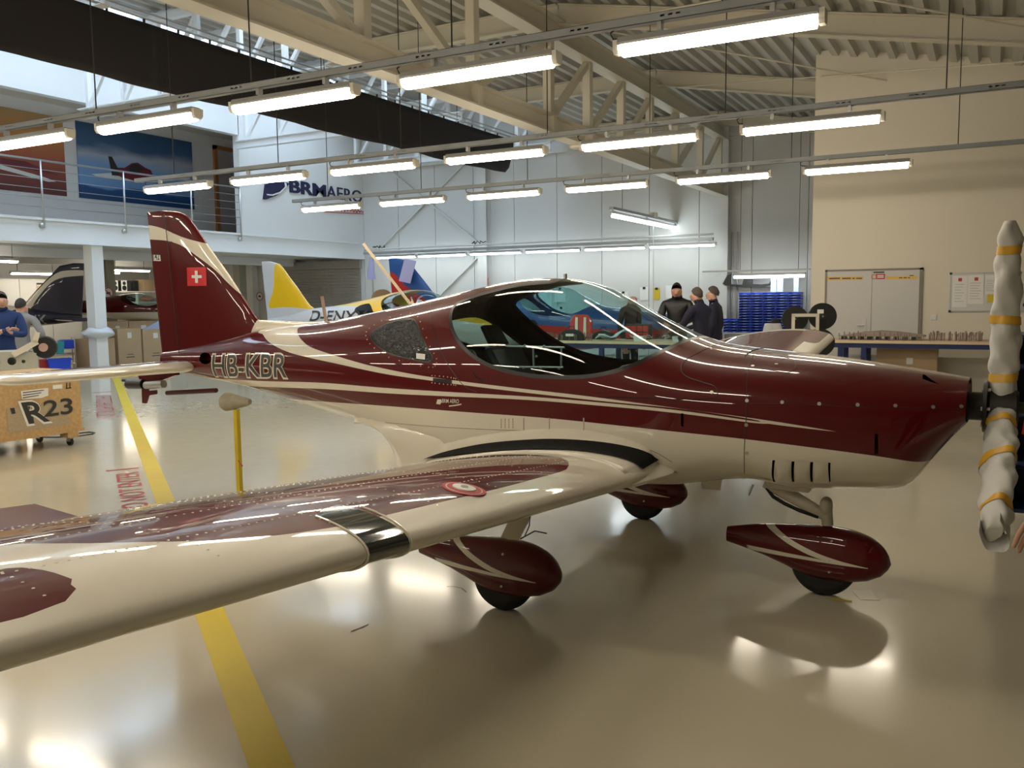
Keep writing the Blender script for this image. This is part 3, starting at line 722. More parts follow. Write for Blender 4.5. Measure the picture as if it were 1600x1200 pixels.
# broad swoosh from the fin root to the cowling
up = [(466, 512), (465, 520), (472, 532), (487, 543), (525, 556), (575, 570.5), (625, 581), (672, 589), (800, 605.5), (925, 620), (1075, 640), (1200, 657), (1305, 674)]
dn = [(1303, 674.3), (1200, 662), (1175, 655), (1062, 638.5), (925, 625), (800, 611), (672, 594.5), (600, 584), (525, 568), (475, 557), (445, 548), (421, 535), (411, 522)]
sp = curve(xz(FB, up), 6) + curve(xz(FB, dn), 6)
sp += [(-4.86, 1.38), (-4.95, 1.6), (-4.35, 1.6), (-4.32, 1.45)]
sh.paint(sp, 1)
sh.band(curve(xz(FB, up[5:]), 6), curve(xz(FB, dn[:10]), 6), 1)
# thin lower stripe
up = [(286, 591), (400, 595), (500, 598), (600, 606), (800, 618), (950, 630), (1062, 641.5), (1175, 657.5), (1200, 660)]
dn = [(1200, 662), (1175, 660.5), (1062, 646), (950, 635), (800, 623.5), (612, 615), (500, 607.5), (400, 604), (286, 603)]
sh.band(curve(xz(FB, up), 6), curve(xz(FB, dn), 6), 1)
# canopy outline
can = [(872, 437.5), (817, 442), (768, 453), (742, 460.5), (720, 469), (708, 478), (702, 491), (702, 507), (707.5, 523.5), (721, 544), (742, 562), (769, 576), (804, 586), (845, 591.5), (901, 592.5), (945, 587), (986, 575), (1010, 564), (1049, 545), (1078, 532)]
cxz = xz(FB, can)
cpoly = curve(cxz, 6) + [(-1.385, 1.405), (-1.36, 1.9), (-2.25, 1.9)]
sd = poly_sd(sh.V[:, (0, 2)], cpoly); c = sh.cut(sd); sh.L[c < 0] = 3
sd = poly_sd(sh.V[:, (0, 2)], cpoly) + .022; c = sh.cut(sd); sh.L[c < 0] = 2
win = [(579, 521), (590, 512), (612, 502), (640, 497), (650, 501), (657, 517), (667, 540), (676, 556), (674, 565), (665, 567), (640, 562), (610, 554), (590, 542), (580, 531)]
wxz = curve(xz(FB, win), 5, True)
sd = poly_sd(sh.V[:, (0, 2)], wxz); c = sh.cut(sd); sh.L[c < 0] = 3
sd = poly_sd(sh.V[:, (0, 2)], wxz) + .008; c = sh.cut(sd); sh.L[c < 0] = 4
# openings: vent in the tail, slots and scoop, cooling inlet, gaps behind the louvres
for q in ([(321+9.5*math.cos(a), 560+9.5*math.sin(a)) for a in np.linspace(0, 2*PI, 14, endpoint=False)], [(1367, 678), (1372, 678), (1372, 710), (1366, 711)], [(1064, 646), (1068, 646), (1068, 667), (1064, 666)], [(1442, 585), (1446, 586), (1466, 600), (1455, 597), (1442, 592)],
          [(1207, 719), (1211, 719), (1211, 753), (1208.5, 753)], [(1237, 721), (1241.5, 721), (1241.5, 753), (1238, 753)], [(1266, 722), (1270.5, 722), (1270.5, 753), (1267, 753)], [(1294, 723), (1298, 723), (1298, 752), (1296, 753)]):
    sh.hole(xz(FB, q))
FM = {0: M_RED, 1: M_CREAM, 2: M_GLASS, 3: mat('black_seal', (.01, .01, .01), .35), 4: M_FILM}
fus = sh.obj('fuselage', [0, 1, 3], FM, AP)
sh.obj('canopy', [2], FM, AP)['label'] = 'tinted glass canopy'
cen = sh.V[sh.T].mean(1)
for s in (-1, 1): sh.obj('rear_window', [4], FM, AP, mask=(cen[:, 1]*s > 0))
# cabin lining: the inside of the shell
lin = sh.obj('cabin_lining', [0, 1], {0: M_LINER, 1: M_LINER}, AP, mask=(cen[:, 0] > -4.3) & (cen[:, 0] < -1.05), offset=-.02)
MB().prism([(a[1], a[2]) for a in fg[int(np.argmin(abs(fg[:, 0, 0]+4.2)))][::2]], (-4.2, 0, 0), (0, 1, 0), (0, 0, 1), .01).build('rear_bulkhead', M_LINER, AP)
MB().prism([(a[1]*.97, min(a[2], 1.36)) for a in fg[int(np.argmin(abs(fg[:, 0, 0]+1.12)))][::2]], (-1.12, 0, 0), (0, 1, 0), (0, 0, 1), .01).build('firewall', M_LINER, AP)
MB().b2((-3.3, -.40, .73), (-1.35, .40, .76)).build('cabin_floor', M_LINER, AP)
# instrument panel with glare shield, seats, seat rails
MB().prism([(-1.2, 1.20), (-1.45, 1.24), (-1.74, 1.25), (-1.77, 1.21), (-1.66, .95), (-1.60, .8), (-1.2, .8)], (0, .47, 0), (1, 0, 0), (0, 0, 1), .94).build('instrument_panel', M_BLACK, AP, False, .02)
M_SEAT = mat('black_leather', (.012, .012, .013), .5, bump=(30, .1))
for s in (-1, 1):
    se = MB().prism([(-2.05, .80), (-2.55, .78), (-2.75, 1.02), (-2.92, 1.30), (-2.98, 1.28), (-2.85, .98), (-2.68, .74), (-2.05, .72)], (0, s*.30+.22, 0), (1, 0, 0), (0, 0, 1), .44).build('seat', M_SEAT, AP, False, .03)
    MB().prism([(-2.93, 1.30), (-3.02, 1.44), (-3.07, 1.43), (-2.99, 1.28)], (0, .1, 0), (1, 0, 0), (0, 0, 1), .2).build('headrest', M_SEAT, se, False, .02).location = (0, s*.30, 0)
M_TUBE = mat('grey_tube', (.35, .38, .36), .4, metal=.6)
def at_y(px, py, y): return onplane(px, py, 1, y)
fr = MB(); y = -.46
for a, b_ in (((792, 541), (882, 543)), ((790, 573), (880, 574)), ((833, 541), (834, 573)), ((877, 542), (877, 574))): fr.cyl(at_y(*a, y), at_y(*b_, y), .006, 8)
for a in ((820, 540), (850, 541), (818, 575), (845, 575), (874, 576), (838, 557)): fr.ball(at_y(*a, y), .008, 8, 6)
fr.build('harness_frame', M_TUBE, AP)['label'] = 'thin grey tube frame inside the cockpit'

# ---- wing
def wing_z(y): return .665 + (.080 if y <= 0 else .080)*(abs(y)-.6)
def wing_grid(s, n=60):
    ys = np.concatenate([np.linspace(.30, 1.2, 8), np.linspace(1.25, 4.4, 34), np.array([4.46, 4.52, 4.57, 4.6])]); f = foil(30, .135, .028); out = []
    for y in ys:
        le, te = -1.48, -2.90 + max(0, y-3.0)*.06; ch = le-te; k = 1.0
        if y > 4.4: k = max(.12, math.sqrt(max(0, 1-((y-4.4)/.21)**2))); mid_ = (le+te)/2; le, te = mid_+(le-mid_)*(.55+.45*k), mid_+(te-mid_)*(.55+.45*k); ch = le-te
        out.append([(le-q[0]*ch, s*y, wing_z(y) + (.045*max(0, y-.6) if s > 0 else 0) + .03 + q[1]*ch*k - .08*q[0]) for q in f])
    return np.array(out)
WG = wing_grid(-1); wv, wn, wt = grid_mesh(WG); wn = wn
ws = Shell(wv, wn, wt, 1); WB = ws.bvh()
def xy(bvh, pts, z=.8):
    o = []
    for px, py in pts:
        p, _ = hit(bvh, px, py)
        if p is None: p = onplane(px, py, 2, z)
        o.append((p.x, p.y))
    return o
redA = [(884, 716), (889, 726), (882, 735), (840, 747), (780, 763), (700, 782), (620, 801), (520, 824), (400, 840), (312, 845), (225, 847), (125, 849), (20, 850)]
redT = [(884, 716), (860, 708), (820, 704), (760, 713), (690, 727), (600, 749), (500, 770), (400, 787), (300, 803), (200, 815), (100, 829), (20, 843)]
pa, pt = xy(WB, redA), xy(WB, redT)
pt = [(max(q[0], -2.72), q[1]) for q in pt]
xa_, ya_ = pa[0]
polyA = curve(pa, 5) + [(-2.25, -4.25), (-2.74, -4.25), (-2.74, ya_-.30)] + curve([(-2.74, ya_-.30), (-2.70, ya_-.12), (-2.60, ya_-.03), (xa_, ya_)], 5)
redB = [(20, 886), (60, 889), (100, 900), (122, 910), (127, 918), (120, 930), (90, 945), (50, 960), (20, 968)]
pb = xy(WB, redB); polyB = curve(pb, 5) + [(pb[-1][0], -4.5), (pb[0][0], -4.5)]
for s in (1, -1):
    W_ = ws if s == 1 else None
    if s == -1:
        g2 = wing_grid(1)[:, ::-1].copy(); a_, b_, c_ = grid_mesh(g2); W_ = Shell(a_, b_, c_, 1)
    pol = lambda q: [(x, y*s) for x, y in q]
    top = lambda S: S.N[S.T].mean(1)[:, 2] > -.2
    W_.paint(pol(polyA), 0, (0, 1), top); W_.paint(pol(polyB), 0, (0, 1), top)
    if s == -1: W_.paint([(-1.64, 2.7), (-1.64, 4.32), (-2.76, 4.32), (-2.76, 2.7)], 0, (0, 1), top)
    W_.paint(pol([(-1.40, -2.735), (-1.40, -2.945), (-1.70, -2.955), (-1.74, -2.77)]), 5, (0, 1))
    wm = {0: M_RED, 1: M_CREAM, 5: mat('smoked_lens', (.015, .02, .018), .08, coat=1.0)}
    wo = W_.obj('wing', [0, 1, 5], wm, AP)
    tip = (wing_grid(-s)[-1]); MB().add([tuple(p) for p in tip], [tuple(range(len(tip)))]).build('tip_cap', M_CREAM, wo)
# lens surround
for s in (-1, 1):
    for y in (2.735, 2.945):
        sec = [p for p in WG[int(np.argmin(abs(WG[:, 0, 1]+y)))] if p[0] > -1.72]
        sec = sorted(sec, key=lambda p: math.atan2(p[2]-wing_z(y)-.03, p[0]+1.65))
        MB().tube([(p[0]+(.003 if p[0] > -1.55 else 0), s*y, wing_z(y) + (p[2]-wing_z(-p[1])) + (.002 if p[2] > wing_z(y)+.03 else -.002)) for p in sec], .004, 6).build('lens_trim', M_CREAM, AP)
# raised aileron, flap gap
for s in (-1, 1):
    ya, yb = 3.05, 4.35; secs = []
    for y in np.linspace(ya, yb, 6):
        x0 = -2.66; z0 = wing_z(y)+.015
        secs.append([(x0, s*y, z0+.004), (x0-.12, s*y, z0+.012), (x0-.27, s*y, z0+.022), (x0-.272, s*y, z0+.014), (x0-.12, s*y, z0-.012), (x0, s*y, z0-.04)])
    surf_obj('aileron', np.array(secs) if s < 0 else np.array(secs)[::-1], M_RED, AP)
# rivet rows on the wing skin, too many to count
rv = MB(); bw = WB
def rivets(p0, p1, n, up=True):
    for i in range(n):
        x = p0[0]+(p1[0]-p0[0])*i/(n-1); y = p0[1]+(p1[1]-p0[1])*i/(n-1)
        r = bw.ray_cast(Vector((x, y, 3)), Vector((0, 0, -1)))
        if r[0]: rv.ball(r[0], (.0042, .0042, .0018), 6, 4)
for x in (-2.83, -2.70, -2.3, -1.95, -1.72): rivets((x, -1.05), (x, -4.3), 110)
for y in (-1.2, -1.55, -2.0, -2.45, -2.73, -2.95, -3.4, -3.85): rivets((-1.58, y), (-2.8, y), 34)
o = rv.build('rivets', M_CREAM, AP); o['kind'] = 'stuff'
# fuel filler: red ring with pale cap
fc, fn = hit(WB, 725, 764)
for r, m, h in ((.085, M_REDTEXT, .002), (.072, M_CREAM, .003), (.066, M_REDTEXT, .004), (.045, M_WHITE, .008), (.014, M_STEEL, .012)):
    MB().cyl(fc, fc+fn*h, r, 28).build('filler_ring' if r > .05 else 'filler_cap', m, AP)

# ---- wing root fairing
def fus_y(x, z):
    i = int(np.argmin(abs(fg[:, 0, 0]-x))); sec = fg[i]; m = sec[:, 1] > 0
    q = sec[m]; o = np.argsort(q[:, 2]); return float(np.interp(z, q[o, 2], q[o, 1]))
def top_z(x, y):
    r = WB.ray_cast(Vector((x, -abs(y), 3)), Vector((0, 0, -1))); return r[0].z if r[0] else None
fair = {}
xsf = np.linspace(-3.72, -1.39, 100)
for s in (-1, 1):
    G = []
    for x in xsf:
        if x < -2.88:                                        # tapers back along the fuselage
            t = max(0, (x+3.66)/.78); zo = .80+(.645-.80)*t**1.5; yo = max(fus_y(x, .86)-.03, .36+(.97-.36)*t**1.5); zi = zo+.04+.085*t
        elif x > -1.50:
            t = max(0, (-1.40-x)/.10); zo = .70; yo = fus_y(x, .70)-.03+(1.0-fus_y(x, .70))*t**.6; zi = zo+.002+.055*t**.6
        else:
            zz_ = top_z(x, .97); zo = (zz_ if zz_ else .70)+.004; yo = .97; zi = zo+.085-.03*max(0, min(1, (x+1.9)/.4))
        yi = fus_y(x, zi)-.006
        pts = []
        cx, cz = yi+(yo-yi)*.12, zo+(zi-zo)*.12
        for k in range(13):
            t = k/12; a0, a1, a2 = (1-t)**2, 2*t*(1-t), t*t
            pts.append((x, s*(a0*yi+a1*cx+a2*yo), a0*zi+a1*cz+a2*zo))
        # tuck under the wing
        dz_ = .08 if -2.88 <= x <= -1.5 else .015; pts.append((x, s*(yo-.02), zo-dz_)); pts.append((x, s*max(yo-.30, .12), zo-dz_*1.3))
        G.append(pts)
    G = np.array(G)
    if s == 1: G = G[:, ::-1]
    fv, fn_, ft = grid_mesh(G, False); F_ = Shell(fv, fn_, ft, 1); F_.obj('wing_fairing', [1], FM, AP)
    if s == -1: FAIRB = F_.bvh(); FS = F_
# non-slip walkway
def decal(name, poly, bvhs, m, parent, off=.004, step=7, maxd=None):
    from mathutils.geometry import delaunay_2d_cdt
    pts = [Vector(p) for p in poly]; k = len(pts); xs = [p.x for p in pts]; ys = [p.y for p in pts]
    pa = np.array(poly); gx = np.arange(min(xs)+step/2, max(xs), step); gy = np.arange(min(ys)+step/3, max(ys), step*.6)
    gpts = np.array([(a, c) for a in gx for c in gy])
    if len(gpts): gpts = gpts[poly_sd(gpts, poly) < -step*.25]
    allp = pts + [Vector(p) for p in gpts]
    r = delaunay_2d_cdt(allp, [], [list(range(k))], 1, 1e-5)
    vs = []
    for q in r[0]:
        best = None
        for bv in bvhs:
            p, n = hit(bv, q.x, q.y)
            if p and (best is None or (p-ACAM).length < (best[0]-ACAM).length): best = (p, n)
        if best is None: best = (onplane(q.x, q.y, 2, .8), Vector((0, 0, 1)))
        n = best[1] if best[1].dot(ACAM-best[0]) > 0 else -best[1]
        vs.append(tuple(best[0]+n*off))
    mb = MB(); mb.add(vs, [tuple(f) for f in r[2]]); return mb.build(name, m, parent, True)
walk = curve([(661, 719), (700, 706), (760, 694), (830, 688), (880, 687.5), (940, 692), (990, 701), (1018, 711), (1030, 717.5)], 5) + curve([(1030, 717.5), (1004, 733)], 2) + curve([(1003, 733), (985, 722), (950, 712), (900, 705), (850, 703), (790, 704.5), (730, 710), (690, 715)], 5)
decal('walkway_strip', walk, [FAIRB, WB, FB], mat('black_grit', (.018, .018, .018), .95, bump=(250, 1.0), spec=.2), AP, .006)

# ---- fin, rudder, tailplane
def tail_surface(name, secs, parent, paint=None, lab0=0):
    v, n, t = grid_mesh(secs); S = Shell(v, n, t, lab0)
    if paint: paint(S)
    o = S.obj(name, [0, 1], FM, parent); cap = secs[-1]
    MB().add([tuple(p) for p in cap], [tuple(range(len(cap)))]).build('tip', M_RED, o); return o, S
zs = np.concatenate([np.linspace(1.15, 2.25, 30), np.linspace(2.27, 2.36, 8)])
FS_ = fin_sections(zs, 'fin'); fv, fn2, ft = grid_mesh(FS_[:, ::-1].copy()); FINS = Shell(fv, fn2, ft, 0); FINB = FINS.bvh()
def pz(pts): return [(onplane(px, py, 1, -.03).x, onplane(px, py, 1, -.03).z) for px, py in pts]
top_ = curve(pz([(222, 350.5), (250, 356), (287, 371), (322, 381)]), 6); bot_ = curve(pz([(402, 492), (387, 474), (362, 449), (337, 422), (312, 402), (287, 385), (262, 376.5), (232, 374), (222, 374)]), 6)
FINS.paint(top_ + [(-5.2, 2.1), (-4.6, 1.5), (-4.6, 1.0), (-4.93, 1.0), (-4.98, 1.38)] + bot_, 1)
cz_ = FINS.V[FINS.T].mean(1)
hx = lambda z: -5.80-.10*(z-1.2)      # hinge line
c_ = FINS.cut(FINS.V[:, 0]-(-5.80-.10*(FINS.V[:, 2]-1.2)))
fin = FINS.obj('fin', [0, 1], FM, AP, mask=c_ > 0); rud = FINS.obj('rudder', [0, 1], FM, AP, mask=c_ <= 0)
MB().add([tuple(p) for p in FS_[-1]], [tuple(range(FS_.shape[1]))]).build('fin_cap', M_RED, fin)
MB().tube([(hx(z), -.052+.012*(z-1.2), z) for z in np.linspace(1.2, 2.33, 12)], .003, 6).build('hinge_gap', M_BLACK, fin)
# dorsal fairing between spine and fin
G = []
for t in np.linspace(0, 1, 18):
    x = -4.05-1.05*t; zt_ = float(np.interp(x, fg[:, 0, 0], fg[:, :, 2].max(1))); h = .001+.115*t**2.2; wd_ = .02+.05*(1-t)+.01
    G.append([(x, wd_*math.cos(a), zt_-.03+(h+.03)*max(0, math.sin(a))**.8) for a in np.linspace(PI, 0, 13)])
dv, dn_, dt_ = grid_mesh(np.array(G)[:, ::-1].copy(), False); Shell(dv, dn_, dt_, 1).obj('dorsal_fairing', [1], FM, AP)
# tailplane and elevator
for s in (-1, 1):
    secs = []; f = foil(20, .10, 0.)
    for y in np.concatenate([np.linspace(.03, 1.42, 16), [1.46, 1.50, 1.53]]):
        k = 1 if y <= 1.42 else math.sqrt(max(.02, 1-((y-1.42)/.115)**2))
        le = -5.545-.09*y; te = -6.25; md = (le+te)/2; le, te = md+(le-md)*(.5+.5*k), md+(te-md)*(.5+.5*k); ch = le-te
        if y < .16: le -= .06*(1-(y-.03)/.13)**2; ch = le-te
        secs.append([(le-q[0]*ch, s*y, 1.098+q[1]*ch*1.4*k) for q in f])
    secs = np.array(secs)
    if s == 1: secs = secs[:, ::-1]
    v, n, t = grid_mesh(secs); S = Shell(v, n, t, 1)
    S.paint([(-5.66, s*.02), (-5.68, s*.3), (-5.78, s*1.1), (-5.84, s*1.30), (-6.4, s*1.36), (-6.4, s*.02)], 0, (0, 1), lambda q: q.N[q.T].mean(1)[:, 2] > -.2)
    c_ = S.cut(S.V[:, 0]+5.98)
    o1 = S.obj('tailplane', [0, 1], FM, AP, mask=c_ > 0); o2 = S.obj('elevator', [0, 1], FM, AP, mask=c_ <= 0)
    MB().add([tuple(p) for p in secs[-1]], [tuple(range(secs.shape[1]))]).build('tip', M_CREAM, o1)
    MB().cyl((-5.98, s*.1, 1.132), (-5.98, s*1.45, 1.128), .004, 6).build('hinge_gap', M_BLACK, o1)

# ---- markings
def side_text(name, s, x0, x1, z0, z1, m, off, bold=0.0, parent=AP, grow=0.0, sl=0.0, bvh=FB, **kw):
    me = text_mesh(s, bold=bold, **kw); V_ = np.array([v.co[:] for v in me.vertices]); mn, mx = V_[:, :2].min(0), V_[:, :2].max(0)
    bm = bmesh.new(); bm.from_mesh(me)
    for k in range(1, 10):
        bmesh.ops.bisect_plane(bm, geom=bm.verts[:]+bm.edges[:]+bm.faces[:], plane_co=(0, mn[1]+(mx[1]-mn[1])*k/10, 0), plane_no=(0, 1, 0))
    bmesh.ops.triangulate(bm, faces=bm.faces[:])
    x0, x1, z0, z1 = x0-grow, x1+grow, z0-grow, z1+grow
    for v in bm.verts:
        u = (v.co.x-mn[0])/(mx[0]-mn[0]); t = (v.co.y-mn[1])/(mx[1]-mn[1])
        x = x0+(x1-x0)*u; z = z0+(z1-z0)*t + sl*u
        r = bvh.ray_cast(Vector((x, -3, z)), Vector((0, 1, 0))); y = r[0].y if r[0] else -.1
        n = r[1] if r[0] else Vector((0, -1, 0)); n = n if n.y < 0 else -n
        v.co = Vector((x, y, z)) + n*off
    out = bpy.data.meshes.new(name); bm.to_mesh(out); bm.free(); out.materials.clear(); out.materials.append(m)
    o = bpy.data.objects.new(name, out); COL.objects.link(o); o.parent = parent; return o
h0, h1 = hit(FB, 337, 588)[0], hit(FB, 450, 591)[0]; t0, t1 = hit(FB, 339, 554)[0], hit(FB, 447, 552)[0]
rz0, rz1 = h0.z, t0.z; sl_ = (h1.z-h0.z)
side_text('registration_outline', 'HB-KBR', h0.x, h1.x, rz0, rz1, M_CREAM, .002, .045, grow=.008, sl=sl_)
side_text('registration', 'HB-KBR', h0.x+.006, h1.x-.006, rz0+.005, rz1-.005, M_REGGREY, .0042, .008, sl=sl_)
a, b_ = hit(FB, 691.5, 629.3)[0], hit(FB, 717.5, 630.3)[0]
side_text('maker_name', 'BRM AERO', a.x, b_.x, a.z, a.z+.024, M_CREAM, .003, .01, sl=b_.z-a.z)
decal('maker_emblem', [(682, 631), (684, 624), (690, 624), (691, 628), (688, 632)], [FB], M_CREAM, AP, .003, 3)
# flag on the fin, small number plate
def fin_quad(name, pts, m, off):
    vs = []
    for px, py in pts:
        p, n = hit(FINB, px, py)
        if p is None: p = onplane(px, py, 1, -.04); n = Vector((0, -1, 0))
        n = n if n.y < 0 else -n; vs.append(tuple(p+n*off))
    return MB().add(vs, [tuple(range(len(vs)))]).build(name, m, fin)
M_FLAG = mat('flag_red', (.60, .012, .018), .4)
fin_quad('flag', [(292.5, 418), (322.5, 417.5), (323.5, 446.5), (293.5, 447)], M_FLAG, .004)
fin_quad('flag_cross', [(305.2, 423), (309.6, 423), (309.9, 430), (316, 430), (316.2, 434.5), (310.1, 434.5), (310.4, 442), (306, 442), (305.7, 434.5), (300.5, 434.5), (300.3, 430), (305.5, 430)], M_PAPER, .006)
fin_quad('number_plate', [(239.5, 398), (251, 398.5), (252, 408), (240.3, 407.5)], M_PAPER, .004)
na = hit(FINB, 241, 406.5)[0] or onplane(241, 406.5, 1, -.04); nb = hit(FINB, 250.5, 406.5)[0] or onplane(250.5, 406.5, 1, -.04)
side_text('number', '142', na.x, nb.x, na.z, na.z+.055, M_INK, .007, .01, parent=fin, bvh=FINB)
fin_quad('static_wick', [(270.5, 343.2), (282, 344), (282, 345), (270.5, 344.2)], M_BLACK, .01)

# seam lines, fasteners, slots
def seam(name, pts, bvh=FB, r=.0022, m=None, n=6):
    q = []
    for px, py in curve(pts, n):
        p, nn = hit(bvh, px, py)
        if p: q.append(tuple(p))
    if len(q) > 1: return MB().tube(q, r, 5).build(name, m or M_BLACK, AP)
seam('maker_underline', [(702, 634.5), (708, 633.8), (714, 633), (721, 631.5)], r=.004, m=M_CREAM)
seam('panel_seam', [(1163, 740), (1163, 700), (1166, 650), (1167, 600), (1170, 570), (1178, 553)])
seam('panel_seam', [(1120, 538), (1090, 552), (1069, 565), (1065, 580), (1076, 590), (1100, 598), (1115, 603), (1121, 612), (1115, 622), (1070, 624), (1000, 622), (940, 620)])
seam('panel_seam', [(1215, 556), (1238, 562), (1243, 570), (1240, 578), (1228, 582), (1190, 576)], r=.0018)
seam('panel_seam', [(672, 471), (676, 510), (695, 560), (722, 600), (745, 612)])
seam('panel_seam', [(1170, 630), (1250, 632), (1340, 635.5), (1430, 637), (1505, 639)], r=.0012)
seam('panel_seam', [(600, 660), (700, 668), (800, 672.5), (900, 676), (960, 684), (1020, 705), (1050, 722)], r=.002, m=mat('seam_grey', (.25, .23, .18), .6))
M_FAST = mat('fastener_metal', (.45, .42, .40), .4, metal=.8)
def dots(name, pts, r=.009, bvhs=(FB,), m=M_FAST):
    for px, py in pts:
        p, n = hit(bvhs[0], px, py)
        if p:
            n = n if n.dot(ACAM-p) > 0 else -n; MB().cyl(p-n*.002, p+n*.003, r, 14).build(name, m, AP)
dots('fastener', [(1222, 628.5), (1280, 631), (1340, 632.5), (1399, 634), (1458, 636), (1502, 635), (1176, 572), (1167, 626), (1166, 664), (1167, 708), (1112, 613), (1213, 569)])
dots('drain', [(421, 580)], .012, m=mat('red_ring', (.35, .02, .02), .5)); dots('static_port', [(379, 579)], .012, m=mat('red_ring', (.35, .02, .02), .5))
rv = MB()
def rivpx(poly, n, closed=True, off=0):
    q = curve(poly, 10, closed); st = max(1, len(q)//n)
    for px, py in q[::st]:
        p, nn = hit(FB, px, py)
        if p: rv.ball(p, .0045, 6, 4)
cx_, cy_ = 628, 533
rivpx([(cx_+(a-cx_)*1.13, cy_+(c-cy_)*1.20) for a, c in win], 26)
rivpx([(675, 587), (690, 588), (705, 590), (713, 592)], 7, False); rivpx([(675, 598), (690, 600), (705, 601), (713, 602)], 7, False)
for x in (818, 858, 912): rivpx([(x, 654), (x, 672)], 7, False)
for k in range(4): rivpx([(783+k*6, 655), (783+k*6, 668)], 4, False)
rv.build('fuselage_rivets', mat('rivet_pale', (.55, .45, .40), .4), AP)['kind'] = 'stuff'
decal('step_slot', [(677, 590.5), (706, 593.5), (706, 599), (677, 596)], [FB], M_BLACK, AP, .003, 5)
decal('window_sticker', [(651, 552), (665, 553.5), (664.5, 562), (651, 560.5)], [FB], M_PAPER, AP, .004, 5)
seam('door_latch', [(739, 582), (744, 590), (752, 594), (762, 594)], r=.004)
# exhaust louvres
for k, (xa, xb) in enumerate(((1213, 1236.5), (1242, 1265.5), (1271, 1293.5))):
    decal('louvre', [(xa, 718+k*1.2), (xb, 719.5+k*1.2), (xb, 752.5), (xa, 751.5)], [FB], M_CREAM, AP, .010, 6)

# ---- nose: front ring, gearbox, hub, wrapped blades
ring = fg[-1]; cz0 = 1.075
bf = fg[int(np.argmin(abs(fg[:, 0, 0]+.62)))]; MB().add([(-.62, p_[1]*.99, .97+(p_[2]-.97)*.99) for p_ in bf], [tuple(range(len(bf)))]).build('engine_baffle', M_DKMETAL, AP)
rim = MB(); k = len(ring); rim.add([tuple(p) for p in ring] + [(-.075, a[1]*.93, cz0+(a[2]-cz0)*.93) for a in ring] + [(-.14, a[1]*.9, cz0+(a[2]-cz0)*.9) for a in ring], [(i, (i+1) % k, k+(i+1) % k, k+i) for i in range(k)] + [(k+i, k+(i+1) % k, 2*k+(i+1) % k, 2*k+i) for i in range(k)]); rim.build('cowl_lip', M_RED, AP, True)
pr = empty('propeller', (0, 0, 0)); pr.parent = AP
HUB = Vector((.045, 0, 1.06))
MB().lathe([(-.16, .07), (-.05, .07), (-.05, .075), (-.03, .075)], HUB, (1, 0, 0), 24).build('shaft', M_BLACK, pr, SM)
MB().lathe([(-.055, .05), (-.052, .125), (-.035, .13), (-.03, .05)], HUB, (1, 0, 0), 32).build('flange', mat('dark_flange', (.02, .02, .018), .5), pr, SM)
MB().lathe([(-.03, .04), (-.025, .085), (.09, .085), (.10, .075), (.10, .03), (.14, .028), (.145, .01)], HUB, (1, 0, 0), 28).build('hub', M_DKMETAL, pr, SM)
for k in range(6):
    a = PI/3*k; MB().cyl(HUB+Vector((-.06, .1*math.cos(a), .1*math.sin(a))), HUB+Vector((-.02, .1*math.cos(a), .1*math.sin(a))), .009, 8).build('hub_bolt', M_STEEL, pr)
def wrapped_blade(ang, L, seed):
    d = Vector((0, -math.sin(ang), math.cos(ang))); fx = Vector((1, 0, 0)); sd_ = d.cross(fx); rnd = random.Random(seed); ph = rnd.random()*6
    secs = []; n = 44; kk = 26
    for i in range(n):
        t = i/(n-1); r = .05+(L-.05)*t
        w_ = float(np.interp(t, [0, .08, .2, .4, .62, .8, .92, .97, 1], [.055, .062, .068, .076, .074, .070, .070, .064, .03]))
        th = float(np.interp(t, [0, .1, .3, .6, .9, 1], [.055, .056, .054, .050, .05, .025])); tw = math.radians(62-45*t)
        if seed == 4: w_ *= 1+.3*t; th *= 1+.2*t
        for tp in (.13, .45, .84):
            if abs(t-tp) < .03: w_ *= .93; th *= .93
        c, s_ = math.cos(tw), math.sin(tw); ring_ = []
        for j in range(kk):
            a = 2*PI*j/kk; bump_ = 1+.07*math.sin(3*a+t*17+ph)+.05*math.sin(5*a-t*29+ph*2)+.05*math.sin(2*a+t*41)
            u, v = math.cos(a)*w_*bump_, math.sin(a)*th*bump_
            q = HUB+Vector((.03, 0, 0))+d*r + sd_*(u*c-v*s_) + fx*(u*s_+v*c); ring_.append(tuple(q))
        secs.append(ring_)
    b = surf_obj('blade', np.array(secs), M_FOAM, pr); b['label'] = 'propeller blade wrapped in white foam'
    for tp in (.13, .45, .84):
        i = int(tp*(n-1)); mb = MB(); vs = []
        for ii in (i-1.0, i+1.0):
            lo = int(math.floor(ii)); f_ = ii-lo; base = np.array(secs[lo])*(1-f_)+np.array(secs[lo+1])*f_; cen_ = base.mean(0); vs += [tuple(cen_+(p-cen_)*1.07) for p in base]
        tilt = .008*math.sin(ph+tp*9)
        vs = [tuple(Vector(v)+d*(tilt*math.cos(2*PI*(j % kk)/kk))) for j, v in enumerate(vs)]
        mb.add(vs, [(j, (j+1) % kk, kk+(j+1) % kk, kk+j) for j in range(kk)]); o = mb.build('tape_band', M_TAPE, b, True)
    # loose end of the wrap
    secs2 = []
    if seed != 4: return
    e = HUB+Vector((.03, 0, 0))+d*(L*.93)
    for i in range(8):
        t = i/7; rr = .075+.02*t
        secs2.append([tuple(e+d*(.09*t)+sd_*(math.cos(a)*rr*(1+.12*math.sin(3*a+ph)))+fx*(math.sin(a)*.055*(1+.2*math.cos(2*a+ph)))) for a in np.linspace(.4, 5.2, 20)])
    v_, n_, t_ = grid_mesh(np.array(secs2), False); mb = MB(); mb.add([tuple(p) for p in v_], [tuple(map(int, q)) for q in t_]); mb.build('loose_wrap', M_FOAM, b, True)
for k in range(3): wrapped_blade(k*2*PI/3, .90 if k == 0 else .88, k+3)

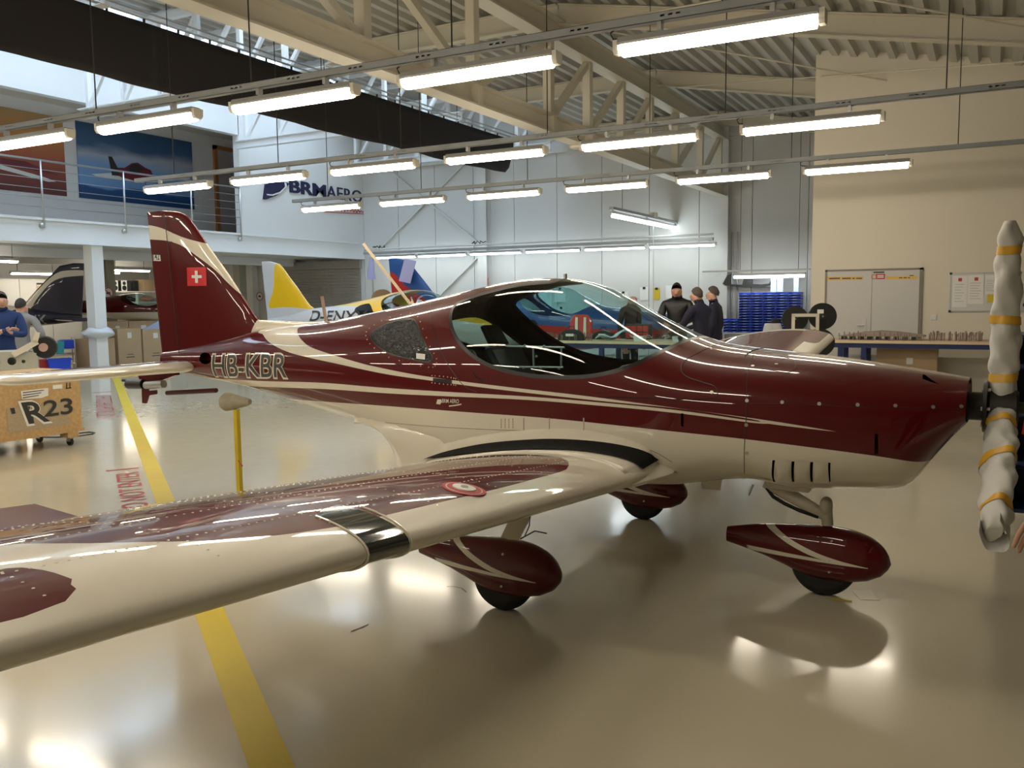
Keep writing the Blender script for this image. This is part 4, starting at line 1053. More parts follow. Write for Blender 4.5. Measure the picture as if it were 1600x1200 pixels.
# ---- undercarriage
def pant_grid(L=.865):
    prof = [(0, .0, .0), (.012, .035, .035), (.05, .085, .075), (.13, .132, .105), (.24, .158, .118), (.36, .165, .120), (.50, .152, .115), (.65, .132, .095), (.80, .105, .068), (.93, .072, .04), (1.0, .052, .022)]
    f = np.linspace(0, 1, 64)**1.25; up_ = pchip([a for a, _, _ in prof], [b for _, b, _ in prof], f)
    wd_ = np.interp(f, [0, .012, .05, .13, .25, .4, .6, .8, 1], [0.004, .035, .066, .092, .104, .104, .085, .055, .026])
    ax = .212+.045*np.clip((f-.35)/.65, 0, 1)**1.3; lo = np.interp(f, [0, .012, .05, .13, .24, .33, .45, .52, .62, .75, .9, 1], [.004, .03, .07, .105, .125, .128, .128, .118, .09, .062, .043, .034])
    G = []
    for i, q in enumerate(f):
        ring_ = []
        for a in np.linspace(0, 2*PI, 72, endpoint=False):
            c, s = math.cos(a), math.sin(a)
            ring_.append((-q*L, wd_[i]*math.copysign(abs(c)**.85, c), ax[i]+(up_[i] if s > 0 else lo[i])*math.copysign(abs(s)**.9, s)))
        G.append(ring_)
    return np.array(G)[::-1]
PG = pant_grid()
def wheel_unit(name, loc, rz, leg):
    r = empty(name, loc, rz); r.parent = AP
    v, n, t = grid_mesh(PG); S = Shell(v, n, t, 0)
    # two cream stripes meeting at a point
    S.band(curve([(-.70, .47), (-.66, .40), (-.58, .345), (-.46, .285), (-.30, .235), (-.10, .200)], 6), curve([(-.71, .395), (-.62, .335), (-.48, .262), (-.33, .218), (-.10, .199)], 6), 1)
    S.band(curve([(-.10, .200), (-.22, .211), (-.45, .222), (-.74, .228)], 6), curve([(-.74, .200), (-.45, .203), (-.25, .201), (-.10, .197)], 6), 1)
    p = S.obj('wheel_fairing', [0, 1], FM, r)
    MB().add([tuple(q) for q in PG[0]], [tuple(range(72))]).build('tail_cap', M_RED, p)
    ty = MB().lathe([(-.052, .06), (-.056, .12), (-.05, .155), (-.03, .168), (0, .172), (.03, .168), (.05, .155), (.056, .12), (.052, .06)], (-.335, 0, .170), (0, 1, 0), 40).build('tyre', M_RUBBER, r, True)
    for (x, z) in ((-.29, .215), (-.28, .325), (-.29, .155)):
        for s in (-1, 1): MB().cyl((x, s*.098, z), (x, s*.107, z), .006, 10).build('screw', M_STEEL, r)
    return r
mw_x = -1.815
wheel_unit('main_wheel', (mw_x, -1.045, 0), 0, None); wheel_unit('main_wheel', (mw_x-.05, 1.045, 0), 0, None)
nw = wheel_unit('nose_wheel', (-.40, -.03, 0), 0, None)
for s in (-1, 1):
    G = []
    for t in np.linspace(0, 1, 14):
        y = s*(.40+.66*t); z = .66-.30*t**1.6; hw = .075-.02*t; G.append([(mw_x-.30+hw-.03*(1-t), y, z), (mw_x-.30, y, z+.013), (mw_x-.30-hw-.03*(1-t), y, z), (mw_x-.30, y, z-.013)])
    surf_obj('gear_leg', np.array(G) if s < 0 else np.array(G)[::-1], M_CREAM, AP)
    MB().tube([(mw_x-.26, s*1.0, .37), (mw_x-.18, s*.99, .42), (mw_x-.12, s*.97, .41)], .004, 6).build('brake_hose', M_BLACK, AP)
    MB().tube([(mw_x-.3+.075, s*1.02, .39), (mw_x-.3+.1, s*1.01, .45), (mw_x-.3+.09, s*.98, .52)], .003, 6).build('brake_line', M_BLACK, AP)
# nose leg: slanted pale leg down to the fork, black spring strip below
a, b_ = onplane(1215, 762, 1, -.02), onplane(1290, 806, 1, -.02)
MB().tube([tuple(a+(a-b_)*.25), tuple(a), tuple(a+(b_-a)*.5), tuple(b_)], [.04, .04, .036, .03], 14).build('nose_leg', M_CREAM, AP, True)
a2, b2 = onplane(1198, 762, 1, -.04), onplane(1279, 808, 1, -.04); md = onplane(1226, 787, 1, -.04)
MB().tube([tuple(p) for p in (a2, onplane(1208, 776, 1, -.04), md, onplane(1250, 798, 1, -.04), b2)], .011, 8).build('spring_strip', M_BLACK, AP, True)
c1 = onplane(1291, 790, 1, -.03); MB().ball(tuple(c1), (.034, .05, .05), 14, 10).cyl(tuple(c1), tuple(onplane(1293, 820, 1, -.03)), .03, 12).build('leg_joint', mat('putty', (.50, .46, .36), .7), AP, SM)
MB().prism([(-.12, 0), (.16, 0), (.13, -.075), (-.08, -.075)], (-.93, -.14, .645), (1, 0, 0), (0, 0, 1), -.28).build('leg_socket', M_CREAM, AP, False, .01)
MB().prism([(-.07, .04), (.07, .04), (.055, -.06), (-.045, -.06)], tuple(onplane(1110, 748, 1, -.2)), (1, 0, 0), (0, 0, 1), -.012).build('belly_antenna', M_CREAM, AP)
MB().cyl(tuple(onplane(1177, 757, 1, -.15)), tuple(onplane(1170, 774, 1, -.15)), .006, 8).build('drain_tube', M_STEEL, AP)
MB().cyl((-2.33, .05, 1.735), (-2.33, .05, 1.765), .012, 10).build('top_knob', M_STEEL, AP)
MB().cyl(tuple(onplane(510, 506, 1, 0)), tuple(onplane(503, 463, 1, 0)), .012, 8).build('mast_stub', mat('bare_wood', (.45, .33, .25), .7), AP).hide_render = False
# tail details: trim actuator, bracket, control bar
p = lambda px, py, y=-.05: onplane(px, py, 1, y)
MB().cyl(tuple(p(201, 600)), tuple(p(225, 600)), .042, 18).cyl(tuple(p(192, 594)), tuple(p(203, 595)), .014, 10).build('trim_motor', M_BLACK, AP, SM)
MB().cyl(tuple(p(228, 602)), tuple(p(256, 600)), .033, 14).build('trim_sleeve', M_ALU, AP, SM)
MB().prism([(0, 0), (.10, .02), (.42, .11), (.42, .17), (.1, .16), (-.06, .12)], tuple(p(222, 604)), (1, 0, 0), (0, 0, 1), -.05).build('trim_bracket', M_RED, AP)
MB().prism([(-.02, .02), (.04, .02), (.06, -.06), (.16, -.05), (.16, -.085), (.06, -.10), (.02, -.17), (-.03, -.17), (-.03, -.10)], tuple(p(224, 599)), (1, 0, 0), (0, 0, 1), -.012).build('tie_lug', M_RED, AP)
MB().cyl(tuple(p(261, 614)), tuple(p(338, 610)), .019, 12).build('tail_bar', mat('maroon_bar', (.06, .004, .01), .5), AP, SM)

# ------------------------------------------------------------------ tail stand under the red airplane
a = onplane(369, 630, 1, -.02); base = (AP.location + Matrix.Rotation(HD, 3, 'Z') @ Vector((a.x, a.y, 0)))
ts = empty('tail_stand', base, 0, 'yellow steel post with taped padded head propping up the airplane tail', 'stand')
MB().box((0, 0, a.z/2-.02), (.036, .036, a.z-.06)).build('post', M_YELLOW, ts)
MB().box((0, 0, .012), (.36, .05, .024)).box((0, 0, .012), (.05, .36, .024)).build('base', M_YELLOW, ts)
MB().cyl((.02, -.02, .36), (.09, -.05, .33), .006, 8).build('pin', M_REDB, ts)
pad = MB(); hp = a.z-.05
pad.lathe([(0, .02), (.004, .062), (.03, .075), (.09, .066), (.16, .05), (.25, .033), (.28, .02)], (-.13, 0, hp+.055), (1, 0, .05), 18).build('padded_head', mat('grimy_tape', (.36, .33, .25), .8, noise=(14, .35), bump=(30, .5)), ts, SM)
# ------------------------------------------------------------------ helpers for far things
def Wd(px, py, d): return CAM + pray(px, py)*d            # d: distance along the camera's forward axis
def ground(px, d): p = Wd(px, 470, d); return Vector((p.x, p.y, 0))

# ------------------------------------------------------------------ other airplanes in the hall
def other_airplane(label, loc, rz, sc, c_main, c_second, polys, fin_poly, reg=None, reg_side=-1, reg_box=None, reg_mat=None, window=True, wings=False, name='airplane', tail=True):
    A_ = empty(name, loc, rz, label, 'airplane'); A_.scale = (sc, sc, sc)
    g = fuselage_grid(70, 48); v, n, t = grid_mesh(g); S = Shell(v, n, t, 0); bv = S.bvh()
    for q in polys: S.paint(curve(q, 5, True), 1)
    S.paint(cpoly, 2); S.paint(wxz, 4)
    mm = {0: c_main, 1: c_second, 2: M_GLASS, 4: M_GLASSD}
    S.obj('fuselage', [0, 1], mm, A_); S.obj('canopy', [2], mm, A_); cc = S.V[S.T].mean(1)[:, 1]
    for s in (-1, 1): S.obj('rear_window', [4], mm, A_, mask=cc*s > 0)
    MB().add([tuple(p) for p in g[-1]], [tuple(range(48))]).build('cowl_front', M_BLACK, A_)
    if tail:
        F_ = fin_sections(np.linspace(1.15, 2.36, 20), 'fin')[:, ::-1].copy(); v, n, t = grid_mesh(F_); S2 = Shell(v, n, t, 0)
        for q in fin_poly: S2.paint(curve(q, 5, True), 1)
        fo = S2.obj('fin', [0, 1], mm, A_); MB().add([tuple(p) for p in F_[-1]], [tuple(range(F_.shape[1]))]).build('fin_cap', c_main, fo)
        for s in (-1, 1):
            f = foil(12, .10, 0.); secs = [[(-5.40-.16*y-q[0]*(.80-.16*y), s*y, 1.115+q[1]*.8) for q in f] for y in np.linspace(.05, 1.5, 5)]
            surf_obj('tailplane', np.array(secs) if s < 0 else np.array(secs)[::-1], c_main, A_)
    if wings:
        for s in (-1, 1):
            f = foil(14, .135, .028); secs = [[(-1.48-q[0]*1.42, s*y, wing_z(y)+.03+q[1]*1.42) for q in f] for y in np.linspace(.3, 4.3, 6)]
            surf_obj('wing', np.array(secs) if s < 0 else np.array(secs)[::-1], c_second, A_)
    for (wx, wy) in ((-.74, 0), (-2.15, -1.0), (-2.15, 1.0)):
        MB().lathe([(-.05, .05), (-.055, .13), (-.03, .168), (.03, .168), (.055, .13), (.05, .05)], (wx, wy, .168), (0, 1, 0), 20).build('wheel', M_RUBBER, A_, SM)
        MB().cyl((wx, wy, .168), (wx-.05, wy*.45, .72), .03, 8).build('gear_leg', M_WHITE, A_)
    if reg:
        x0, x1, z0, z1 = reg_box; V_, F2 = fit_text(reg, 1, 1, bold=.02); out = []
        for a_, b_, _ in V_:
            x = x0+(x1-x0)*a_; z = z0+(z1-z0)*b_; r = bv.ray_cast(Vector((x, reg_side*3, z)), Vector((0, -reg_side, 0))); y = (r[0].y if r[0] else reg_side*.2)+reg_side*.012
            out.append((x, y, z))
        MB().add(out, F2).build('registration', reg_mat, A_)
    return A_
# navy one under the gallery, nose away to the left of its fin
pn = Wd(149, 470, 22.0); rzn = math.radians(243)
xt = Vector((math.cos(rzn), math.sin(rzn), 0))
other_airplane('dark navy airplane with pale swoosh and OE-MNK lettering under the gallery', (pn.x+xt.x*7.0, pn.y+xt.y*7.0, 0), rzn, 1.10, M_NAVY, M_CREAM,
    [[(-6.3, .93), (-4.3, .985), (-2.0, .93), (0, .9), (0, .2), (-6.3, .2)], [(-4.95, 1.45), (-4.6, 1.30), (-3.9, 1.16), (-3.0, 1.1), (-3.8, 1.24), (-4.2, 1.36), (-4.0, 1.52), (-4.6, 1.55)]],
    [[(-6.3, 2.18), (-5.9, 2.20), (-5.55, 2.10), (-5.0, 1.55), (-4.7, 1.3), (-5.0, 1.3), (-5.2, 1.6), (-5.6, 2.0), (-6.3, 2.1)]], 'OE-MNK', 1, (-4.25, -5.35, 1.01, 1.22), mat('grey_letters', (.30, .30, .29), .5))
# yellow and silver one behind the red airplane
pf = Wd(403, 470, 18.4)
yel = other_airplane('yellow and silver airplane with D-EN lettering parked behind the red airplane', (pf.x+6.17*1.03+.15, pf.y, 0), 0, 1.03, M_SILVER, M_YGLOSS,
    [[(-4.45, 1.47), (-3.9, 1.46), (-3.3, 1.43), (-3.0, 1.30), (-2.7, 1.17), (-2.2, 1.12), (-1.2, 1.2), (-.1, 1.0), (0, 1.4), (-1.5, 1.9), (-4.3, 1.8)]],
    [[(-5.78, 2.30), (-5.83, 2.0), (-5.86, 1.8), (-5.95, 1.62), (-6.02, 1.5), (-5.98, 1.42), (-5.5, 1.44), (-4.7, 1.42), (-5.1, 1.8), (-5.6, 2.35)]], 'D-ENXV', -1, (-4.75, -3.15, 1.17, 1.37), M_INK)
# red and blue fin
pf = Wd(609, 470, 19.6)
M_E = mat('white_lettering', (.8, .8, .8), .5)
rb = other_airplane('airplane with red and blue fin behind the yellow airplane', (pf.x+6.17*1.07, pf.y, 0), 0, 1.07, M_REDB, M_BLUEB,
    [[(-3.2, 1.9), (-3.2, 1.15), (-2.0, 1.0), (-.05, .95), (0, 1.4), (-1.3, 1.9)]],
    [[(-6.4, 2.5), (-6.4, 2.12), (-6.05, 2.06), (-5.75, 1.8), (-5.45, 1.62), (-4.95, 1.36), (-4.6, 1.3), (-5.3, 2.1)]], None)
rb_t = flat_text('fin_letter', 'e', (-5.45, -.075, 1.32), (1, 0, -.2), (0, 0, 1), .20, .20, M_E, rb, bold=.02)
flat_text('fin_letter', "r'", (-5.72, -.075, 1.42), (1, 0, -.2), (0, 0, 1), .17, .17, M_E, rb)
# red and white fuselage on trestles in the store
pr_ = Wd(176, 490, 23.5); rzr = math.radians(160)
rw = empty('airplane_cabin', (pr_.x, pr_.y, 1.165), math.radians(38), 'red and white airplane cabin with raised canopy, stored on boxes', 'airplane')
g = fuselage_grid(60, 40)[10:52]; v, n, t = grid_mesh(g - np.array([-3.3, 0, .62])); S = Shell(v, n, t, 0)
S.paint([(-4, .30), (4, .30), (4, -1), (-4, -1)], 1); S.paint([(a+3.3, c-.62) for a, c in cpoly], 2); S.obj('hull', [0, 1], {0: M_RED, 1: M_CREAM}, rw); S.obj('canopy', [2], {2: M_GLASS}, rw); rw.scale = (.72, .72, .62)

# ------------------------------------------------------------------ people
def person(label, loc, rz, top, legs, hair, arms, lean=0.0, h=1.76, head_turn=0.0, head_nod=0.0, bald=False, group=None, bulk=1.0):
    """standing figure facing +y in its own frame. arms: [(elbow), (wrist)] per side, relative to the shoulder"""
    k = h/1.76; J = []; E_ = []; Rr = []
    def add(p, r, par=None): J.append(Vector(p)*k); Rr.append((r[0]*k, r[1]*k) if hasattr(r, '__len__') else (r*k, r*k)); 
    def node(p, r, par=None):
        add(p, r); 
        if par is not None: E_.append((par, len(J)-1))
        return len(J)-1
    ly = lambda z: lean*(z-.95)
    pel = node((0, 0, .95), (.155*bulk, .115*bulk)); wai = node((0, ly(1.1), 1.10), (.145*bulk, .105*bulk), pel); che = node((0, ly(1.3)+.01, 1.30), (.165*bulk, .12*bulk), wai); uc = node((0, ly(1.43), 1.43), (.14*bulk, .095*bulk), che)
    nk = node((0, ly(1.5)+.015, 1.505), .062, uc)
    hc = Vector((0, ly(1.62)+.03+head_nod*.05, 1.615)); hd = node(hc, (.086, .105), nk); ht = node(hc+Vector((0, -.005+head_nod*.02, .075)), (.075, .092), hd)
    roles = ['c']*4 + ['s']*3
    fdir = Vector((math.sin(head_turn), math.cos(head_turn), -.35*head_nod)).normalized()
    def put_node(p, r, par, role): i = node(p, r, par); roles.append(role); return i
    nose = put_node(hc+fdir*.105+Vector((0, 0, -.01)), .014, hd, 's')
    side_ = Vector((fdir.y, -fdir.x, 0)).normalized()
    for s in (-1, 1): put_node(hc+side_*(.086*s)+Vector((0, 0, -.005)), .014, hd, 's')
    for s in (-1, 1):
        hp = put_node((s*.10, 0, .90), (.09, .09), pel, 'l'); kn = put_node((s*.11, .02, .50), (.062, .065), hp, 'l'); an = put_node((s*.115, -.02, .09), (.045, .05), kn, 'f'); put_node((s*.125, .13, .045), (.045, .035), an, 'f')
        sh_ = Vector((s*.195, ly(1.42), 1.435)); si = put_node(sh_, .068*bulk, uc, 'c')
        el, wr = arms[0 if s < 0 else 1]; el = sh_+Vector(el); wr = sh_+Vector(wr)
        ei = put_node(el, .048*bulk**1.5, si, 'c'); wi = put_node(wr, (.032, .036), ei, 'c')
        d = (wr-el).normalized(); pm_ = put_node(wr+d*.06, (.036, .022), wi, 's'); a_ = d.orthogonal().normalized() if abs(d.x) > .9 else Vector((1, 0, 0)).cross(d).cross(d).normalized()
        for q, ln in ((-.030, .060), (-.010, .075), (.010, .078), (.030, .068)):
            b0 = put_node(wr+d*.10+a_*q, .0095, pm_, 's'); dr = Vector((0, 0, -.3)); b1 = put_node(wr+d*(.10+ln*.55)+a_*q*1.1+dr*.03, .0088, b0, 's'); put_node(wr+d*(.10+ln)+a_*q*1.1+dr*.08, .0075, b1, 's')
        th = put_node(wr+d*.045+a_*-.045, .011, pm_, 's'); put_node(wr+d*.085+a_*-.062, .009, th, 's')
    me = bpy.data.meshes.new('body'); me.from_pydata([tuple(p) for p in J], E_, [])
    tmp = bpy.data.objects.new('body', me); COL.objects.link(tmp)
    sk_ = tmp.modifiers.new('skin', 'SKIN'); sk_.branch_smoothing = .6; sd_ = tmp.modifiers.new('sub', 'SUBSURF'); sd_.levels = 2; sd_.render_levels = 2
    for i, sv in enumerate(me.skin_vertices[0].data): sv.radius = Rr[i]; sv.use_root = (i == 0)
    bpy.context.view_layer.update()
    m2 = bpy.data.meshes.new_from_object(tmp.evaluated_get(bpy.context.evaluated_depsgraph_get()))
    COL.objects.unlink(tmp); bpy.data.objects.remove(tmp)
    root = empty('person', loc, rz, label, 'person', group)
    for m in (M_SKIN, top, legs, M_BLACK): m2.materials.append(m)
    pts = np.array([tuple(p) for p in J]); rad = np.array([max(r) for r in Rr]); ix = {'s': 0, 'c': 1, 'l': 2, 'f': 3}
    for p_ in m2.polygons:
        c = np.array(p_.center); q = np.linalg.norm(pts-c, axis=1)-rad; r_ = ix[roles[int(np.argmin(q))]]
        if c[2] < .93*k and r_ == 1 and abs(c[0]) < .2*k and c[1] < .2: r_ = 2
        p_.material_index = r_; p_.use_smooth = True
    b = bpy.data.objects.new('body', m2); COL.objects.link(b); b.parent = root
    # hair cap, eyes, brows
    R = Matrix.Rotation(-head_turn, 3, 'Z')
    if not bald:
        mb = MB(); vs = []; fs = []; n_, m_ = 18, 9
        for i in range(m_):
            th_ = PI*.52*i/(m_-1)
            for j in range(n_):
                a = 2*PI*j/n_; fr_ = max(0, math.cos(a-PI/2)); tt = th_*(1-.50*fr_+.24*max(0, -math.cos(a-PI/2))); rr = 1+.035*math.sin(7*a+i*1.9)
                vs.append(tuple(hc*k + R @ (Vector((math.sin(tt)*math.cos(a)*.079*rr, math.sin(tt)*math.sin(a)*.098*rr-.014, .035+math.cos(tt)*.108*rr))*k)))
        fs = [(i*n_+j, i*n_+(j+1) % n_, (i+1)*n_+(j+1) % n_, (i+1)*n_+j) for i in range(m_-1) for j in range(n_)]
        mb.add(vs, fs); mb.build('hair', hair, root, True)
    for s in (-1, 1):
        e = hc*k + R @ (Vector((s*.032, .088, .018))*k); MB().ball(tuple(e), .011*k, 8, 6).build('eye', mat('eye_white', (.6, .58, .55), .3), root, True)
        MB().ball(tuple(e+R @ Vector((0, .008*k, 0))), .006*k, 8, 6).build('pupil', M_INK, root, True)
    MB().ball(tuple(hc*k + R @ (Vector((0, .090, -.052))*k)), (.024*k, .010*k, .006*k), 10, 6).build('mouth', mat('lips', (.35, .13, .11), .5), root, True)
    return root
DOWN = [((-.06, -.03, -.29), (-.05, .05, -.54)), ((.06, -.03, -.29), (.05, .05, -.54))]
REACH = [((-.05, .12, -.24), (.05, .36, -.30)), ((.05, .12, -.24), (-.05, .36, -.30))]
CROSS = [((-.05, .10, -.27), (.20, .20, -.22)), ((.05, .10, -.27), (-.20, .22, -.20))]
def face(p, q): return math.atan2(q[1]-p[1], q[0]-p[0]) - PI/2
M_PUFF = mat('black_puffer', (.010, .011, .014), .45, bump=(14, .6)); M_HOOD = mat('navy_hoodie', (.012, .012, .035), .8); M_JEAN = mat('dark_trousers', (.015, .016, .024), .8)
M_SWEAT = mat('blue_sweater', (.012, .035, .14), .85); M_GREYS = mat('grey_sweater', (.22, .22, .23), .85); M_DKJ = mat('dark_grey_shirt', (.02, .02, .022), .8)
bench_c = (-4.6, 13.0)
p = ground(1058, 14.4); person('man in black puffer jacket looking down at the parts bench', p, face(p, (-4.2, 12.6)), M_PUFF, M_JEAN, M_HAIRD, REACH, .05, 1.84, 0, .8, bulk=1.22)
p = ground(1098, 12.9); person('man in navy hoodie reaching over the parts bench with both hands', p, face(p, (-6.0, 13.6)), M_HOOD, M_JEAN, M_HAIRG, REACH, .10, 1.75, 0, .5, bulk=1.12)
p = ground(1119, 13.6); person('man in dark navy pullover standing behind the one in the hoodie', p, face(p, (-6.0, 13.4)), M_HOOD, M_JEAN, M_HAIRG, DOWN, .03, 1.77, 0, .3, bulk=1.12)
p = ground(984, 15.2); person('bald man in a dark shirt behind the parts bench', p, face(p, (-3.6, 13.6)), M_DKJ, M_JEAN, M_HAIRD, DOWN, .04, 1.71, 0, .2, bald=True)
p = ground(1, 11.9); person('man in blue sweater with crossed arms beside the bare metal wing section', p, face(p, (0, 1.5)), M_SWEAT, M_JEAN, M_HAIRG, CROSS, 0, 1.79, 0, .1, bulk=1.15)
p = ground(31, 13.0); person('person in grey sweater standing behind the man in the blue sweater', p, face(p, (-16, 14)), M_GREYS, M_JEAN, M_HAIRD, [((-.16, -.08, -.24), (-.08, .10, -.42)), ((.16, -.08, -.24), (.08, .10, -.42))], 0, 1.70, 0, 0)
p = Wd(1912, 470, 2.5); person('person in dark clothes and black trousers beside the blue tool cart', (p.x, p.y, 0), math.radians(20), M_DKJ, mat('black_trousers', (.008, .008, .009), .8), M_HAIRD, [((-.13, .0, -.27), (-.20, .06, -.46)), ((.08, 0, -.28), (.06, .06, -.48))], 0, 1.78)
# ------------------------------------------------------------------ floor markings
FN = Vector((0, 0, 1))
def strip(name, pts, wdt, m, label, cat, z=.002, group=None):
    pts = [Vector((p[0], p[1], z)) for p in pts]; mb = MB(); vs = []
    for i, p in enumerate(pts):
        d = (pts[min(i+1, len(pts)-1)]-pts[max(i-1, 0)]).normalized(); s = Vector((-d.y, d.x, 0)); vs += [p-s*wdt/2, p+s*wdt/2]
    mb.add(vs, [(2*i, 2*i+2, 2*i+3, 2*i+1) for i in range(len(pts)-1)]); return tag(mb.build(name, m), label, cat, group)
ya, yb, yc = FL(184, 597), FL(345, 1000), FL(428, 1200); dl = (yb-ya).normalized()
strip('floor_line', [ya-dl*3.5, ya, ya+(yb-ya)*.5, yb, yb+dl*2.2], .145, M_YELLOW, 'worn yellow guide line painted diagonally across the pale floor', 'floor marking')
sd = Vector((-dl.y, dl.x, 0)); sd = sd if sd.x < 0 else -sd
def on_line(px, py): return FL(px, py)
def floor_text(s, pa, pb, h, label):
    """lettering that reads away from the camera along the guide line, from pa to pb"""
    d = (pb-pa); L = d.length; d = d.normalized(); u = FN.cross(d); 
    o = flat_text('floor_lettering', s, (pa.x, pa.y, .003), d, u, L, h, M_REDTEXT); return tag(o, label, 'floor marking', 'red floor lettering')
e = on_line(212, 737); dd = -dl
b_ = on_line(216, 737); per = FN.cross(dd)
hgt = .20
st = b_-dd*2.6
floor_text('AREA - DO NOT ENTER', Vector((st.x, st.y, 0)), b_, hgt, 'red DO NOT ENTER lettering beside the yellow line, partly under the wing')
q0, q1 = on_line(180, 650), on_line(173, 616)
dq = (q1-q0); Lq = dq.length; dq = dq.normalized(); uq = FN.cross(dq); mb = MB(); rn = random.Random(5); t_ = 0.0
while t_ < Lq-.1:                       # worn, unreadable characters
    w_ = rn.uniform(.07, .13)
    for a0, a1, c0, c1 in ((0, .02, 0, .24), (w_-.02, w_, 0, .24), (0, w_, rn.choice((0, .11, .22)), None)):
        c1 = c0+.02 if c1 is None else c1
        mb.add([tuple(Vector((q0.x, q0.y, .003))+dq*(t_+p_)+uq*r_) for p_, r_ in ((a0, c0), (a1, c0), (a1, c1), (a0, c1))], [(0, 1, 2, 3)])
    t_ += w_+.05
tag(mb.build('floor_lettering', M_REDTEXT), 'worn red lettering between two red bars farther along the yellow line', 'floor marking', 'red floor lettering')['kind'] = 'thing'
for (a0, a1, lab) in (((166, 736), (217, 731), 'short red bar painted at the end of the DO NOT ENTER lettering'), ((152, 654), (188, 652), 'short red bar at the near end of the farther lettering'), ((145, 614), (175, 612), 'thin red bar at the far end of the farther lettering')):
    strip('floor_bar', [FL(*a0), FL(*a1)], .045, M_REDTEXT, lab, 'floor marking', .0025)
strip('floor_tape', [FL(1300, 936), FL(1331, 940)], .03, M_YELLOW, 'short yellow tape mark on the floor under the nose wheel', 'floor marking')
for q_, lab in ((((698, 917), (710, 917), (722, 920), (729, 926)), 'thin dark curved scuff on the floor before the wheel fairing'), (((548, 987), (562, 982), (576, 976)), 'short straight scuff on the floor in front of the wing')):
    strip('floor_scuff', [FL(*a_) for a_ in q_], .007, M_INK, lab, 'scuff')
c = FL(1352, 930); tag(MB().box((c.x, c.y, .0015), (.10, .16, .001), None, .4).build('floor_patch', mat('old_clear_tape', (.60, .54, .34), .3)), 'yellowed clear tape patch on the floor beside the nose wheel', 'tape')

# ------------------------------------------------------------------ lamps along the far wall and benches
def cool_lamp(L=1.5):
    r = empty('bench_light')
    MB().b2((-L/2, -.05, .0), (L/2, .05, .06)).build('housing', M_ALU, r)
    MB().prism([(-.045, 0), (.045, 0), (.03, -.045), (-.03, -.045)], (-L/2+.02, 0, 0), (0, 1, 0), (0, 0, 1), L-.04).build('diffuser', M_LAMPC, r)
    for s in (-1, 1): MB().box((s*(L/2+.01), 0, .01), (.03, .09, .08)).build('end_cap', M_WHITE, r)
    return r
bl = cool_lamp(); first = True
WLX = [(582, 650), (653, 729), (734, 815), (821, 907), (913, 1009), (1014, 1119)]
for k_, (a_, c_) in enumerate(WLX):
    A = P(a_, 395, 1, 21.4); B = P(c_, 388, 1, 21.4)
    o = bl if first else copy_tree(bl); first = False
    o.location = ((A.x+B.x)/2, 21.4, 2.87); o.scale = ((B.x-A.x-.05)/1.5, 1, 1); tag(o, ORD[k_] + ' cool tube lamp from the shutter end of the row at the far wall', 'bench light', 'row of bench lamps at the far wall')
wr_ = tag(empty('cable_tray', (-11, 21.45, 3.0)), 'grey cable tray above the row of bench lamps at the far wall', 'cable tray'); at(wr_)
put(MB().b2((-16.7, 21.38, 2.97), (-6.0, 21.50, 3.04)).build('tray', M_ALU), wr_); put(MB().cyl((-16.7, 21.44, 3.12), (-6.0, 21.44, 3.12), .025, 8).build('conduit', M_WHITE), wr_)
for x in (-15.5, -13.4, -10.5, -8, -6.3): put(MB().b2((x-.02, 21.4, 3.0), (x+.02, YB-.002, 3.05)).build('bracket', M_ALU), wr_)
for x in (-16.4, -12.9): 
    put(MB().tube([(x+i*.06, 21.45+.05*math.sin(i*2.1), 3.13+.09*abs(math.sin(i*1.7+x))) for i in range(9)], .014, 6).build('loose_cable', M_BLACK), wr_)
# lamp row that runs toward the far wall
Af, Bf = P(955, 337, 2, 3.35), P(1105, 364, 2, 3.35)
dr = tag(empty('lamp_beam', (Af.x, Af.y, 3.35)), 'grey metal beam with three cool tubes running toward the far wall corner', 'bench light'); at(dr)
Bf = Vector((Af.x, Bf.y, 3.35)) if abs(Bf.x-Af.x) < 1.2 else Bf
put(MB().beam(Af+Vector((0, 0, .16)), Bf+Vector((0, 1.5, .16)), .10, .06).beam(Af+Vector((0, 0, .07)), Bf+Vector((0, 0, .07)), .04, .03).build('beam', M_ALU), dr)
for i in range(3):
    a_ = Af+(Bf-Af)*(i/3+.012); c_ = Af+(Bf-Af)*((i+1)/3-.012)
    put(MB().cyl(a_, c_, .035, 12).build('tube', M_LAMPC, None, True), dr)
    put(MB().beam(a_+Vector((0, 0, .05)), a_+Vector((0, 0, .16)), .03, .03, (1, 0, 0)).build('hanger', M_ALU), dr)
m_ = Af+(Bf-Af)*.42; put(MB().box(m_+Vector((0, 0, .22)), (.14, .22, .12)).build('junction_box', M_CREAM), dr)
for t_ in (.1, .9): q = Af+(Bf-Af)*t_; put(MB().cyl(q+Vector((0, 0, .18)), (q.x, q.y, roof_z(q.x)), .006, 6).build('wire', M_DKMETAL), dr)
put(MB().cyl(m_, (m_.x, m_.y, 1.1), .010, 6).build('drop_cable', M_WHITE), dr)

